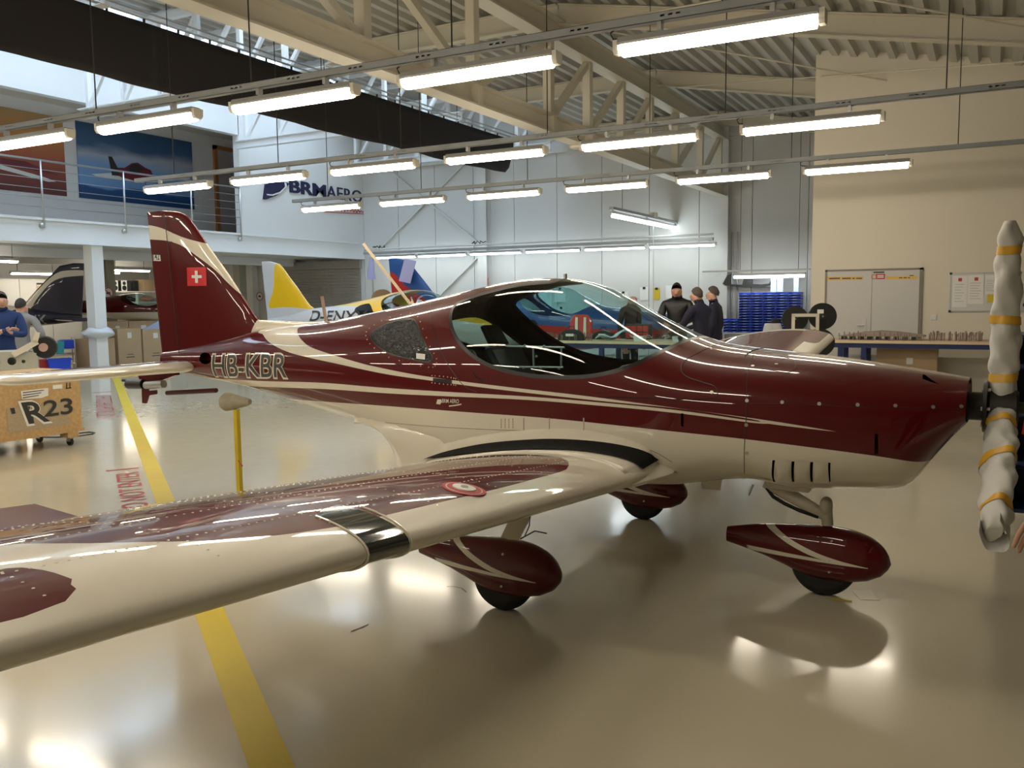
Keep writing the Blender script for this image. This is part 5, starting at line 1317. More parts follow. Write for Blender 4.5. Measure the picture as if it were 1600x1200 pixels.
# ------------------------------------------------------------------ blue bins at the far wall
bx0, bx1 = P(1157, 455, 1, 21.5).x, P(1254, 455, 1, 21.5).x; bw = (bx1-bx0)/5; bz1 = P(1157, 457, 1, 21.5).z; bz0 = P(1157, 519, 1, 21.5).z; bh = (bz1-bz0)/15
bt = empty('bin_bench', ((bx0+bx1)/2, 21.7, 0), 0, 'grey bench carrying the stacks of blue bins', 'bench')
MB().b2((-1.2, -.35, bz0-.05), (1.5, .35, bz0)).build('top', M_ALU, bt); MB().b2((-1.15, -.28, bz0-.3), (1.45, .3, bz0-.06)).build('drawer_unit', mat('grey_enamel', (.3, .3, .3), .5), bt)
for sx in (-1.1, 1.4):
    for sy in (-.3, .3): MB().b2((sx-.03, sy-.03, 0), (sx+.03, sy+.03, bz0-.05)).build('leg', M_ALU, bt)
def make_bin():
    w_, d_, h_ = bw-.012, .30, bh-.006; r = empty('storage_bin')
    mb = MB(); t = .008
    mb.b2((-w_/2, -d_/2, 0), (w_/2, d_/2, t)).b2((-w_/2, -d_/2, 0), (-w_/2+t, d_/2, h_)).b2((w_/2-t, -d_/2, 0), (w_/2, d_/2, h_)).b2((-w_/2, d_/2-t, 0), (w_/2, d_/2, h_)).b2((-w_/2, -d_/2, 0), (w_/2, -d_/2+t, h_*.45))
    mb.build('tray', M_BLUEP, r); MB().b2((-w_*.16, -d_/2-.003, h_*.10), (w_*.16, -d_/2-.001, h_*.30)).build('card', mat('pale_blue_card', (.25, .40, .75), .5), r)
    return r
bin0 = make_bin(); nb = 0
for i in range(5):
    for j in range(15):
        o = bin0 if nb == 0 else copy_tree(bin0); nb += 1
        o.location = (bx0+bw*(i+.5), 21.5, bz0+.001+bh*j); tag(o, ORD[j] + ' blue bin from the bottom, ' + ORD[i] + ' column of the tall stack from the low one', 'bin', 'tall stack of blue bins')
for i in range(2):
    for j in range(5):
        o = copy_tree(bin0); o.location = (bx0-.13-bw*(1.5-i)*.62+.12, 21.45, bz0+.001+bh*1.05*j); o.scale = (.6, .8, 1)
        tag(o, ORD[j] + ' small blue bin from the bottom, low stack column ' + ('nearer to' if i else 'away from') + ' the tall stack', 'bin', 'low stack of small blue bins')
o = empty('bin_lamp', ((bx0+bx1)/2, 21.2, P(1200, 430, 1, 21.2).z), 0, 'cool white tube lamp hung low over the blue bins', 'bench light')
LB = P(1261, 431, 1, 21.2).x-P(1147, 431, 1, 21.2).x
MB().b2((-LB/2, -.06, .0), (LB/2, .06, .05)).build('housing', M_ALU, o); MB().cyl((-LB/2+.03, 0, -.03), (LB/2-.03, 0, -.03), .035, 12).build('diffuser', M_LAMPC, o, True)
MB().b2((-LB/2-.75, .0, .10), (LB/2+.1, .04, .14)).build('carrier_bar', M_ALU, o)
for s in (-1, 1): MB().cyl((s*LB*.4, .02, .12), (s*LB*.4, .02, roof_z(o.location.x+s*LB*.4)-.01-o.location.z), .006, 6).build('wire', M_DKMETAL, o)
a = P(1130, 440, 1, 21.9); z_ = P(1150, 440, 1, 21.9).z
hb = empty('bumper_frame', (P(1170, 440, 1, 21.9).x, 21.9, z_), 0, 'black moulded frame hanging on the wall over the blue bins', 'frame')
sc_ = (P(1210, 440, 1, 21.9).x-P(1130, 440, 1, 21.9).x)/80
MB().prism([((px-1170)*sc_, (440-py)*sc_) for px, py in ((1129, 443), (1136, 430), (1143, 428), (1141, 436), (1142, 444), (1160, 445), (1163, 432), (1175, 432), (1176, 444), (1190, 445), (1202, 444), (1205, 436), (1209, 436), (1210, 445), (1195, 449), (1160, 449), (1133, 446))], (0, .03, 0), (1, 0, 0), (0, 0, 1), .05).build('moulding', M_BLACK, hb)
MB().b2((-.03, 0, .08), (.03, .3, .12)).build('hook', M_ALU, hb)
for px, w_ in ((1212, 8), (1222, 9), (1247, 7)):
    A = P(px-w_/2, 434, 1, 21.75); B = P(px+w_/2, 461, 1, 21.75)
    tag(MB().b2((A.x, 21.50, bz1+.001), (B.x, 21.53, P(px, 432, 1, 21.5).z)).build('plastic_strip', mat('translucent_strip', (.65, .78, .85), .3)), 'pale plastic profile above the tall stack of blue bins', 'profile', 'plastic profiles over the bins')
for px in (1143, 1151):
    x = P(px, 440, 1, 22.12).x; tag(MB().cyl((x, 22.15, .9), (x, 22.15, 3.2), .022, 8).build('conduit', M_ALU), 'vertical grey conduit on the wall beside the corner column', 'conduit', 'wall conduits by the corner column')

# ------------------------------------------------------------------ parts bench with the people round it
def pbench(name, x0, x1, y0, y1, z, label, legx, m_leg=M_BLUECART, shelf=True):
    t = empty(name, ((x0+x1)/2, (y0+y1)/2, 0), 0, label, 'workbench'); w_, d_ = (x1-x0)/2, (y1-y0)/2
    MB().b2((-w_, -d_, z-.04), (w_, d_, z)).build('top', M_BENCH, t); MB().b2((-w_+.03, -d_+.03, z-.11), (w_-.03, d_-.03, z-.04)).build('frame', m_leg, t)
    for lx in legx:
        for s in (-1, 1): MB().b2((lx-(x0+x1)/2-.035, s*(d_-.08)-.035, 0), (lx-(x0+x1)/2+.035, s*(d_-.08)+.035, z-.05)).build('leg', m_leg, t)
    if shelf: MB().b2((-w_+.1, -d_+.1, .25), (w_-.1, d_-.1, .28)).build('shelf', M_BENCH, t)
    return t
BZ = .92
pbench('workbench', -6.72, -4.12, 12.85, 13.75, BZ, 'long wooden workbench full of pins and cables, behind the cockpit', (-6.6, -5.4, -4.25))
RBZ = .93; ry = P(1300, 531.5, 2, RBZ).y
pbench('workbench', -2.15, 1.6, ry, ry+.75, RBZ, 'wooden workbench with dark blue frame along the cream wall', (-1.95, -1.62, .9), shelf=False)
def make_pin(h=.11):
    r = MB(); r.cyl((0, 0, 0), (0, 0, h*.6), .006, 6).cyl((0, 0, h*.6), (0, 0, h), .009, 6); return r.build('clamp_pin', mat('pin_copper', (.30, .22, .20), .4, metal=.6))
pin = make_pin(); np_ = 0; rnd = random.Random(3)
def scatter(n, x0, x1, y0, y1, z, label, group):
    global np_
    for _ in range(n):
        o = pin if np_ == 0 else pin.copy()
        if np_: COL.objects.link(o)
        np_ += 1; o.location = (rnd.uniform(x0, x1), rnd.uniform(y0, y1), z); o.scale = (1, 1, rnd.uniform(.75, 1.25)); o.rotation_euler = (rnd.uniform(-.08, .08), rnd.uniform(-.08, .08), 0); tag(o, label, 'clamp pin', group)
xa, xb = P(1450, 525, 1, ry+.3).x, P(1535, 525, 1, ry+.3).x
scatter(70, xa, xb, ry+.12, ry+.55, RBZ, 'thin clamp pin standing on the workbench along the cream wall', 'clamp pins on the wall bench')
scatter(26, P(1310, 525, 1, ry+.2).x, xa, ry+.04, ry+.14, RBZ, 'thin clamp pin standing on the workbench along the cream wall', 'clamp pins on the wall bench')
scatter(60, -6.6, -5.54, 12.9, 13.05, BZ, 'thin clamp pin standing on the workbench behind the cockpit', 'clamp pins on the long bench')
# rib template lying on the wall bench
xa, xb = P(1309, 523, 1, ry+.35).x, P(1446, 527, 1, ry+.35).x
o = empty('rib_template', ((xa+xb)/2, ry+.38, RBZ), 0, 'grey-brown drilled rib template lying on blocks on the wall bench', 'template')
hw = (xb-xa)/2; MB().prism([(-hw, .0), (hw, -.0), (hw, .02), (hw*.4, .07), (0, .085), (-hw*.4, .06), (-hw*.75, .025)], (0, -.13, .05), (1, 0, 0), (0, 0, 1), -.26).build('plate', mat('primer_brown', (.30, .25, .21), .6), o)
for i in range(9): MB().box((-hw*.85+i*hw*.2, 0, .025), (.06, .24, .05)).build('block', M_BLACK, o)
# things on the long bench
def wseat(px, py, d, label):
    p = Wd(px, py, d); return p
p = P(908, 505, 1, 13.5); o = empty('car_seat', (p.x, 13.5, BZ), .3, 'red and cream striped airplane seat shell standing on the long bench', 'seat')
MB().prism([(-.20, 0), (.20, 0), (.19, .28), (.12, .40), (-.12, .40), (-.19, .28)], (0, 0, 0), (1, 0, 0), (0, .18, 1), .09).build('backrest', M_REDB, o, False, .03)
for s in (-.07, .07): MB().prism([(s-.025, .04), (s+.025, .04), (s+.02, .36), (s-.02, .36)], (0, -.10, 0), (1, 0, 0), (0, .18, 1), .02).build('stripe', M_CREAM, o)
for px, py, sc, lab in ((943, 500, .17, 'black round tool bag standing on the long bench beside the seat shell'), (893, 523, .20, 'low black domed case with a pale badge on the long bench')):
    yb_ = 13.45 if py < 510 else 13.0
    p = P(px, py, 1, yb_); o = empty('tool_bag', (p.x, yb_, BZ), 0, lab, 'bag')
    MB().prism([(sc*math.cos(a)*1.15, sc*.9*max(0, math.sin(a))+.0) for a in np.linspace(0, PI, 16)], (0, .07, 0), (1, 0, 0), (0, 0, 1), .14).build('case', M_BLACK, o, False, .015); MB().b2((-sc*.35, -.076, sc*.35), (sc*.35, -.071, sc*.55)).build('badge', M_WHITE, o)
    MB().tube([(-.05, 0, sc*.88), (-.04, 0, sc*.88+.05), (.04, 0, sc*.88+.05), (.05, 0, sc*.88)], .008, 6).build('handle', M_BLACK, o)
p = P(950, 515, 1, 13.2); o = tag(MB().add([tuple(Vector((p.x+x*.09-.10, 12.9+y*.09, BZ+.03+.05*math.sin(x*1.3+y)+.02*x))) for x in range(7) for y in range(4)], [(i*4+j, i*4+j+1, (i+1)*4+j+1, (i+1)*4+j) for i in range(6) for j in range(3)]).build('cloth', mat('pale_blue_cloth', (.45, .62, .75), .7), None, True), 'crumpled pale blue cloth lying on the long bench', 'cloth'); o.modifiers.new('c', 'SOLIDIFY').thickness = .01
for i in range(8):
    x = -5.2+i*.14; pts = [(x+.05*math.sin(k*1.3+i), 13.36+.03*k*.5, BZ+.015+.07*abs(math.sin(k*.9+i*2))) for k in range(9)]
    tag(MB().tube(pts, .007, 5).build('wiring_loom', M_ALU if i % 2 else M_BLACK), 'tangled wiring loom lying on the long bench', 'wiring', 'wiring looms on the long bench')
p = P(1012, 495, 1, 13.6)
o = empty('bin_rack', (P(1018, 490, 1, 13.65).x-.21, 13.63, BZ), 0, 'red small-parts rack standing on the long bench before the puffer jacket man', 'rack')
for i in range(4):
    for j in range(2): MB().b2((-.2+i*.1, -.08, .02+j*.11), (-.2+i*.1+.085, .05, .02+j*.11+.09)).build('drawer', M_REDB, o)
MB().b2((-.21, -.07, 0), (.21, .06, .25)).build('frame', M_DKMETAL, o)
for px, py in ((1000, 505), (1061, 492), (1070, 493)):
    p = P(px, py+4, 1, 13.1); tag(MB().prism([(-.07, 0), (.07, 0), (.085, .08), (-.085, .08)], (p.x, 13.02, BZ), (1, 0, 0), (0, 0, 1), -.16).build('parts_tub', mat('pale_tub', (.6, .66, .7), .4)), 'small pale plastic parts tub on the long bench', 'tub', 'pale tubs on the long bench')
# papers and pictures pinned to the far wall
def sheet(px0, py0, px1, py1, m, label, cat='paper', group=None, clip=True, Y=22.185, name='pinned_sheet'):
    A, B = P(px0, py0, 1, Y), P(px1, py1, 1, Y); t = empty(name, ((A.x+B.x)/2, Y, B.z), 0, label, cat, group); at(t)
    put(MB().b2((A.x, Y-.003, B.z), (B.x, Y+.003, A.z)).build('sheet', m), t)
    if clip: c_ = (A.x+B.x)/2; put(MB().box((c_, Y-.012, A.z-.02), (.07, .02, .06)).build('clip', M_BLACK), t)
    return t
sheet(1000, 449, 1013, 469, M_PAPER, 'white sheet with black clip pinned beside the bald man')
sheet(967, 456, 981, 470, M_PAPER, 'white sheet pinned just behind the bald man')
sheet(1040, 446, 1050, 466, M_PAPER, 'white sheet pinned behind the puffer jacket man', clip=False)
t = sheet(1021, 450, 1031, 468, M_YELLOW, 'yellow and black cut-out picture pinned to the far wall', 'picture')
sheet(804, 452, 862, 490, mat('drawing_sheet', (.62, .72, .75), .7, noise=(9, .25)), 'wide technical drawing pinned behind the long bench', 'drawing', clip=False)
sheet(866, 450, 884, 472, M_PAPER, 'white sheet pinned beside the wide drawing')
sheet(914, 480, 928, 496, M_PAPER, 'white sheet pinned low behind the seat shell')
sheet(870, 480, 884, 494, mat('drawing_sheet', (.62, .72, .75), .7), 'square drawing pinned low beside the wide drawing', 'drawing')
sheet(757, 434, 764, 446, mat('pink_notice', (.7, .35, .33), .6), 'small red and white notice on the far wall column', 'notice', clip=False, Y=22.03)
# chair with jackets
p = ground(1188, 11.6); o = empty('office_chair', p, 2.6, 'chair with grey jacket and black hoodie hung over it, before the blue bins', 'chair')
MB().prism([(-.22, 0), (.22, 0), (.2, .5), (.1, .58), (-.1, .58), (-.2, .5)], (0, -.2, .62), (1, 0, 0), (0, -.1, 1), .05).build('backrest', M_BLACK, o, False, .02)
MB().b2((-.24, -.2, .44), (.24, .26, .50)).build('seat', M_BLACK, o, False, .02); MB().cyl((0, 0, .08), (0, 0, .45), .03, 10).build('column', M_DKMETAL, o)
for k in range(5): a = 2*PI*k/5; MB().beam((0, 0, .09), (.28*math.cos(a), .28*math.sin(a), .05), .04, .03).ball((.28*math.cos(a), .28*math.sin(a), .03), .03, 8, 6).build('foot', M_DKMETAL, o)
jk = []
for i in range(10):
    t = i/9; jk.append([((.12+.17*t)*math.cos(a)*(1+.06*math.sin(4*a+t*6)), -.24+(.07+.06*t)*math.sin(a)*(1+.1*math.sin(5*a)), 1.24-.52*t) for a in np.linspace(0, 2*PI, 20, endpoint=False)])
surf_obj('jacket', np.array(jk)[::-1], mat('pale_grey_jacket', (.42, .44, .46), .8), o)
jk = [[((.06+.10*t)*math.cos(a)*(1+.06*math.sin(3*a+t*6)), -.30+(.06+.06*t)*math.sin(a), 1.30-.50*t) for a in np.linspace(0, 2*PI, 18, endpoint=False)] for t in np.linspace(0, 1, 8)]
surf_obj('hoodie', np.array(jk)[::-1], mat('black_hoodie', (.01, .01, .012), .9), o)
# cable drums on a pale stand
RD = 10.9
p = ground(1259, RD); o = empty('drum_stand', p, -YAW*-1.0, 'pale steel frame stand holding black cable drums', 'stand')
o.rotation_euler = (0, 0, YAW-.33)
zt_ = Wd(1259, 490, RD).z; hw = 18*RD/FPX
for s in (-1, 1):
    for y in (0, .35): MB().b2((s*hw-.02, y-.02, 0), (s*hw+.02, y+.02, zt_)).build('upright', M_CREAM, o)
MB().b2((-hw, -.02, zt_-.04), (hw, .02, zt_)).b2((-hw, .33, zt_-.04), (hw, .37, zt_)).b2((-hw-.02, -.02, .05), (-hw+.02, .37, .09)).b2((hw-.02, -.02, .05), (hw+.02, .37, .09)).build('cross_bar', M_CREAM, o)
for px, py, r_, dy, lab in ((1242, 498, 21, .25, 'black cable drum on the pale stand in front of the bins'), (1285, 494, 22, .16, 'black cable drum with pale tag at the top of the pale stand'), (1281, 535, 23, .12, 'black cable drum hanging low beside the pale stand')):
    c_ = Wd(px, py, RD+dy); rr = r_*.95*RD/FPX; d_ = Vector((math.sin(.33)*.5, 1, 0)).normalized(); d_ = Vector((-.25, .97, 0))
    t = empty('cable_drum', c_, 0, lab, 'cable drum')
    MB().lathe([(-.06, .02), (-.06, rr), (-.05, rr), (-.045, rr*.86), (.045, rr*.86), (.05, rr), (.06, rr), (.06, .02)], (0, 0, 0), d_, 30).build('drum', M_BLACK, t, SM)
    MB().lathe([(-.068, .015), (-.066, rr*.25), (-.06, rr*.25)], (0, 0, 0), d_, 16).build('drum_hub', M_DKMETAL, t); MB().cyl(-d_*.07, d_*.22, .012, 8).build('axle', M_STEEL, t)
    if 'tag' in lab: MB().box((-.02, -.07, .06), (.09, .01, .05)).build('tag', M_PAPER, t)

# ------------------------------------------------------------------ on the cream wall
dx0, dx1, dzt = P(1290, 421.5, 1, YD).x, P(1443, 419, 1, YD).x, P(1366, 420, 1, YD).z
d = struct(empty('door_3', ((dx0+dx1)/2, YD, 0))); at(d); mid = P(1362, 470, 1, YD).x
M_DOORG = mat('pale_grey_door', (.55, .54, .52), .5); M_DFR = mat('grey_door_frame', (.20, .18, .15), .5)
put(MB().b2((dx0, YD-.03, 0), (dx0+.03, YD+.01, dzt)).b2((dx1-.05, YD-.03, 0), (dx1, YD+.01, dzt)).b2((dx0, YD-.03, dzt-.03), (dx1, YD+.01, dzt)).build('door_frame', M_DFR), d)
L1 = put(MB().b2((dx0+.03, YD-.022, .01), (mid-.003, YD-.002, dzt-.03)).build('door_leaf', M_DOORG), d); L2 = put(MB().b2((mid+.003, YD-.022, .01), (dx1-.05, YD-.002, dzt-.03)).build('door_leaf', M_DOORG), d)
hx_, hz_ = P(1351, 508, 1, YD).x, P(1351, 508, 1, YD).z
put(MB().b2((hx_-.022, YD-.032, hz_-.10), (hx_+.022, YD-.022, hz_+.10)).cyl((hx_, YD-.02, hz_), (hx_, YD-.07, hz_), .010, 8).cyl((hx_, YD-.065, hz_), (hx_-.11, YD-.065, hz_), .010, 8).build('door_handle', M_STEEL), L1)
def sticker(px0, py0, px1, py1, m, par, nm='sticker', dy=.024, txt=None, tm=None):
    A, B = P(px0, py0, 1, YD), P(px1, py1, 1, YD); put(MB().b2((A.x, YD-dy, B.z), (B.x, YD-dy+.001, A.z)).build(nm, m), par)
    if txt: put(flat_text(nm+'_text', txt, (A.x+(B.x-A.x)*.08, YD-dy-.0015, B.z+(A.z-B.z)*.2), (1, 0, 0), (0, 0, 1), (B.x-A.x)*.84, (A.z-B.z)*.6, tm or M_INK), par)
M_STK = mat('amber_sticker', (.70, .45, .10), .5)
sticker(1291, 433, 1349, 437, M_STK, L1)
sticker(1385, 432, 1434, 436, M_STK, L2)
sticker(1369, 428, 1383, 436, M_REDB, L2)
for q in ((1296, 434.3, 1313, 435.8), (1316, 434.3, 1330, 435.8), (1332, 434.3, 1336, 435.8), (1338, 434.3, 1347, 435.8)): sticker(*q, M_INK, L1, 'faint_print', .0255)
for q in ((1405, 433.3, 1410, 434.6), (1412, 433.3, 1417, 434.6), (1419, 433.3, 1422, 434.6)): sticker(*q, M_INK, L2, 'faint_print', .0255)
for q in ((1371, 430, 1381, 431.3), (1371, 432.6, 1381, 433.9)): sticker(*q, M_PAPER, L2, 'faint_print', .0255)
c_ = P(1366, 432.5, 1, YD); rg = MB(); rg.lathe([(0, .03), (0, .04), (.001, .04), (.001, .03)], (c_.x, YD-.025, c_.z), (0, 1, 0), 20, None, False); put(rg.build('sticker_ring', M_REDB), L2)
for q in ((1365, 424.5, 1382, 426.5), (1421, 430, 1428, 431)): sticker(*q, M_INK, L2, 'sticker_line')
# notice board
A, B = P(1486, 427.5, 1, YD), P(1590, 486, 1, YD)
wbd = empty('notice_board', ((A.x+B.x)/2, YD, B.z), 0, 'white notice board with printed sheets and black corner caps on the cream wall', 'notice board'); at(wbd)
put(MB().b2((A.x, YD-.02, B.z), (B.x, YD-.002, A.z)).build('panel', mat('white_board', (.62, .62, .62), .3)), wbd)
put(MB().b2((A.x-.01, YD-.026, A.z-.012), (B.x+.01, YD-.002, A.z+.008)).b2((A.x-.01, YD-.026, B.z-.008), (B.x+.01, YD-.002, B.z+.012)).b2((A.x-.012, YD-.026, B.z), (A.x+.008, YD-.002, A.z)).b2((B.x-.008, YD-.026, B.z), (B.x+.012, YD-.002, A.z)).build('frame', M_ALU), wbd)
for x_ in (A.x, B.x):
    for z_ in (A.z, B.z): put(MB().box((x_, YD-.02, z_), (.035, .03, .035)).build('corner_cap', M_BLACK), wbd)
for x0_, x1_, y0_, y1_, red in ((1489, 1510, 431, 480, 1), (1513, 1537, 430, 475, 1), (1538, 1560, 430, 460, 0)):
    a_, c_ = P(x0_, y0_, 1, YD-.022), P(x1_, y1_, 1, YD-.022); s_ = put(MB().b2((a_.x, YD-.024, c_.z), (c_.x, YD-.0215, a_.z)).build('printed_sheet', M_PAPER), wbd)
    for k in range(7):
        z_ = a_.z-(a_.z-c_.z)*(.28+.09*k); put(MB().b2((a_.x+.03, YD-.0252, z_), (c_.x-.04-(k % 3)*.02, YD-.0245, z_+.006)).build('text_line', mat('grey_print', (.35, .35, .36), .7)), s_) if False else MB().b2((a_.x+.03, YD-.0252, z_), (c_.x-.04-(k % 3)*.02, YD-.0245, z_+.006)).build('text_line', mat('grey_print', (.35, .35, .36), .7), s_).__setattr__('matrix_parent_inverse', WINV[wbd.name] @ Matrix.Identity(4) if False else Matrix.Identity(4))
    if red: o_ = MB().box(((a_.x+c_.x)/2, YD-.0252, a_.z-.06), (.05, .001, .05)).build('red_emblem', M_REDB, s_)
a_ = P(1548, 466, 1, YD); put(MB().box((a_.x, YD-.026, a_.z), (.09, .004, .12)).build('photo_print', M_YELLOW), wbd)
a_ = P(1459, 496, 1, YD); o = empty('light_switch', (a_.x, YD, a_.z), 0, 'white square light switch on the cream wall beside the door', 'switch'); MB().box((0, -.008, 0), (.085, .016, .085)).build('plate', M_WHITE, o, False, .004); MB().box((0, -.018, 0), (.06, .008, .06)).build('rocker', M_WHITE, o, False, .003)
a_ = P(1602, 471, 1, YD); o = empty('socket_box', (a_.x, YD, a_.z), 0, 'grey socket box on the cream wall beside the notice board', 'socket'); MB().box((0, -.04, 0), (.12, .08, .30)).build('box', M_ALU, o, False, .005); MB().cyl((0, -.08, -.05), (0, -.10, -.05), .035, 14).build('outlet', M_BLACK, o)
# carton under the wall bench
A, B = P(1370, 545, 1, ry+.45), P(1464, 585, 1, ry+.45)
o = empty('carton', ((A.x+B.x)/2, ry+.55, 0), 0, 'tall brown carton with white labels under the wall bench', 'carton'); hw = (B.x-A.x)/2
MB().b2((-hw, -.12, 0), (hw, .16, RBZ-.13)).build('body', M_CARD, o, False, .006); MB().b2((-.02, -.122, .38), (.10, -.1205, .52)).b2((.0, -.122, .56), (.09, -.1205, .66)).build('label_sheet', M_PAPER, o); MB().b2((-.1, -.122, .30), (.14, -.1205, .325)).build('print', M_INK, o)

# ------------------------------------------------------------------ blue tool cart at the side
cp = Vector((.54, 6.85, 0)); o = empty('tool_cart', cp, 0, 'dark blue steel tool cart on castors beside the propeller', 'cart')
W2, D2 = .41, .27
for sx in (-1, 1):
    for sy in (-1, 1):
        MB().box((sx*W2, sy*D2, .74), (.05, .05, 1.22)).build('post', M_BLUECART, o, False, .004)
        cs = MB().cyl((sx*W2-.015, sy*D2, .055), (sx*W2+.015, sy*D2, .055), .055, 16).build('castor', M_RUBBER, o, SM); MB().b2((sx*W2-.025, sy*D2-.03, .055), (sx*W2+.025, sy*D2+.03, .13)).build('fork', M_DKMETAL, cs)
        for z_ in (.2, .45, .7, .95, 1.2): MB().cyl((sx*(W2+.025), sy*D2, z_), (sx*(W2+.031), sy*D2, z_), .009, 8).cyl((sx*W2, sy*(D2+.025), z_), (sx*W2, sy*(D2+.031), z_), .009, 8).build('bolt', M_STEEL, o)
for z_ in (.18, .50, .82, 1.14, 1.33): MB().box((0, 0, z_), (2*W2, 2*D2, .025)).build('shelf', M_BLUECART, o)
for sx in (-1, 1): MB().box((sx*W2, 0, .74), (.02, 2*D2-.06, 1.16)).build('side_panel', M_BLUECART, o)
MB().box((0, D2, .74), (2*W2-.06, .015, 1.16)).build('back_panel', M_BLUECART, o)
MB().box((-W2-.06, -.05, .60), (.07, .2, .13)).build('side_box', M_BLACK, o, False, .006)
MB().tube([(-W2+.1, -D2-.02, .70), (-W2+.1, -D2-.05, .78), (-W2+.3, -D2-.05, .78), (-W2+.3, -D2-.02, .70)], .012, 8).build('red_handle', M_REDB, o)
for z_, c1 in ((.53, M_REDB), (.85, M_BLACK), (1.17, M_ALU)): MB().box((.05, 0, z_+.06), (.4, .3, .12)).build('tool_case', c1, o, False, .01)

# ------------------------------------------------------------------ R23 crate
X_ = -9.1; ya_, yb_ = 4.85, 6.40
o = empty('wooden_crate', (X_-.35, (ya_+yb_)/2, 0), 0, 'plywood crate on castors with black R23 lettering', 'crate'); at(o)
put(MB().b2((X_-.7, ya_, .19), (X_, yb_, .86)).build('body', M_PLY, None, False, .006), o)
put(MB().b2((X_-.7, ya_, .16), (X_+.01, yb_+.01, .195)).build('bottom_board', M_PLY), o)
for y_ in (ya_+.12, yb_-.12):
    put(MB().b2((X_-.14, y_-.07, .10), (X_-.0, y_+.07, .165)).b2((X_-.7, y_-.07, .10), (X_-.56, y_+.07, .165)).build('skid_block', M_PLY), o)
    for xx in (X_-.07, X_-.63):
        cs = put(MB().cyl((xx, y_-.015, .045), (xx, y_+.015, .045), .045, 16).build('castor', M_RUBBER, None, SM), o); put(MB().b2((xx-.03, y_-.022, .045), (xx+.03, y_+.022, .105)).build('castor_fork', M_STEEL), o)
def cface(px, py): q = P(px, py, 0, X_); return q.y, q.z
def ctext(nm, s, px0, py0, px1, py1, m, dx, bold=0.0, shear=0.0):
    (y0_, z0_), (y1_, z1_) = cface(px0, py1), cface(px1, py0); put(flat_text(nm, s, (X_+dx, y0_, z0_), (0, 1, 0), (0, 0, 1), y1_-y0_, abs(z1_-z0_), m, None, bold=bold, shear=shear), o)
def cpoly2(nm, pts, m, dx): put(MB().add([(X_+dx, *cface(*q)) for q in pts], [tuple(range(len(pts)))]).build(nm, m), o)
cpoly2('printed_panel', [(9, 637), (35, 635), (108, 626), (108, 664), (13, 677)], mat('mesh_print', (.42, .33, .22), .7, noise=(160, .6)), .003)
cpoly2('printed_square', [(15, 638), (22, 637), (24, 646), (18, 647)], M_INK, .006)
ctext('crate_letter_edge', 'R', 30, 621, 80, 668, M_PAPER, .006, .05, -.25); ctext('crate_letter', 'R', 34, 624, 76, 664, M_INK, .009, .02, -.25)
ctext('crate_number', '23', 68, 621, 112, 652, M_INK, .009, .015)
cpoly2('label_sheet', [(32, 611), (75, 606), (75, 618), (64, 622), (34, 624)], M_PAPER, .005); cpoly2('label_sheet', [(82, 602), (97, 600.5), (97, 607), (82, 608)], M_PAPER, .005)
for k in range(3): cpoly2('label_print', [(35, 613+k*4), (68-k*4, 609+k*4), (68-k*4, 610.2+k*4), (35, 614.4+k*4)], M_INK, .007)
for x_ in (103, 108): cpoly2('arrow_print', [(x_, 598), (x_+1.5, 598), (x_+1.5, 606), (x_, 606.3)], M_INK, .006)
cpoly2('arrow_print', [(102, 606), (111, 605), (111, 606.5), (102, 607.5)], M_INK, .006)
tag(MB().tube([tuple(FL(*q)) if i else tuple(FL(*q)) for i, q in enumerate(((30, 684), (90, 684), (125, 682), (145, 679), (148, 677), (140, 676), (122, 678)))], .008, 6).build('cable', M_BLACK), 'black cable looped on the floor beside the R23 crate', 'cable').location.z = .008

# ------------------------------------------------------------------ bare wing section in front of the man in blue
sp_ = ground(12, 11.0); o = empty('wing_section', sp_, YAW+.45, 'bare metal wing centre section with round holes and a pale gear leg, on a trestle', 'airframe part')
zc = Wd(20, 565, 11.0).z
pl_ = MB(); k = 10.6/FPX
def hole_plate(w0, w1, z0, z1, holes):
    bm = bmesh.new(); from mathutils.geometry import delaunay_2d_cdt
    pts = [Vector((w0, z0)), Vector((w1, z0+.02)), Vector((w1+.02, z1-.03)), Vector((w1-.1, z1)), Vector((w0, z1))]; faces = [list(range(5))]; hs = []
    for (hx2, hz2, hr) in holes:
        i0 = len(pts); pts += [Vector((hx2+hr*math.cos(2*PI*q/18), hz2+hr*math.sin(2*PI*q/18))) for q in range(18)]; hs.append((hx2, hz2, hr)); faces.append(list(range(i0, i0+18)))
    r = delaunay_2d_cdt(pts, [], faces, 1, 1e-6); bm.free(); fs = []
    for f in r[2]:
        c_ = sum((r[0][i] for i in f), Vector((0, 0)))/len(f)
        if not any((c_-Vector((a, b))).length < hr*.99 for a, b, hr in hs): fs.append(tuple(f))
    return [(p.x, 0, p.y) for p in r[0]], fs
vs_, fs_ = hole_plate(-.9, .26, zc-.13, zc+.12, [(-.17, zc, .05), (.0, zc, .05), (.13, zc-.01, .022), (-.36, zc, .05), (-.55, zc, .05)])
q = MB().add(vs_, fs_).build('spar_web', mat('zinc_primer', (.42, .42, .36), .45), o); q.modifiers.new('t', 'SOLIDIFY').thickness = .02
MB().b2((-.9, .02, zc-.16), (.27, .75, zc-.13)).b2((-.9, .02, zc+.09), (.16, .75, zc+.11)).b2((-.9, .73, zc-.13), (.27, .75, zc+.11)).b2((.24, .02, zc-.13), (.26, .75, zc+.09)).b2((-.9, .02, zc-.13), (-.88, .75, zc+.11)).build('skin', mat('zinc_primer', (.42, .42, .36), .45), o)
MB().beam((.02, -.04, zc+.08), (.30, -.04, zc+.24), .07, .03, (0, 1, 0)).beam((.27, -.04, zc+.22), (.31, -.04, zc+.36), .06, .03, (0, 1, 0)).build('gear_leg', M_CREAM, o)
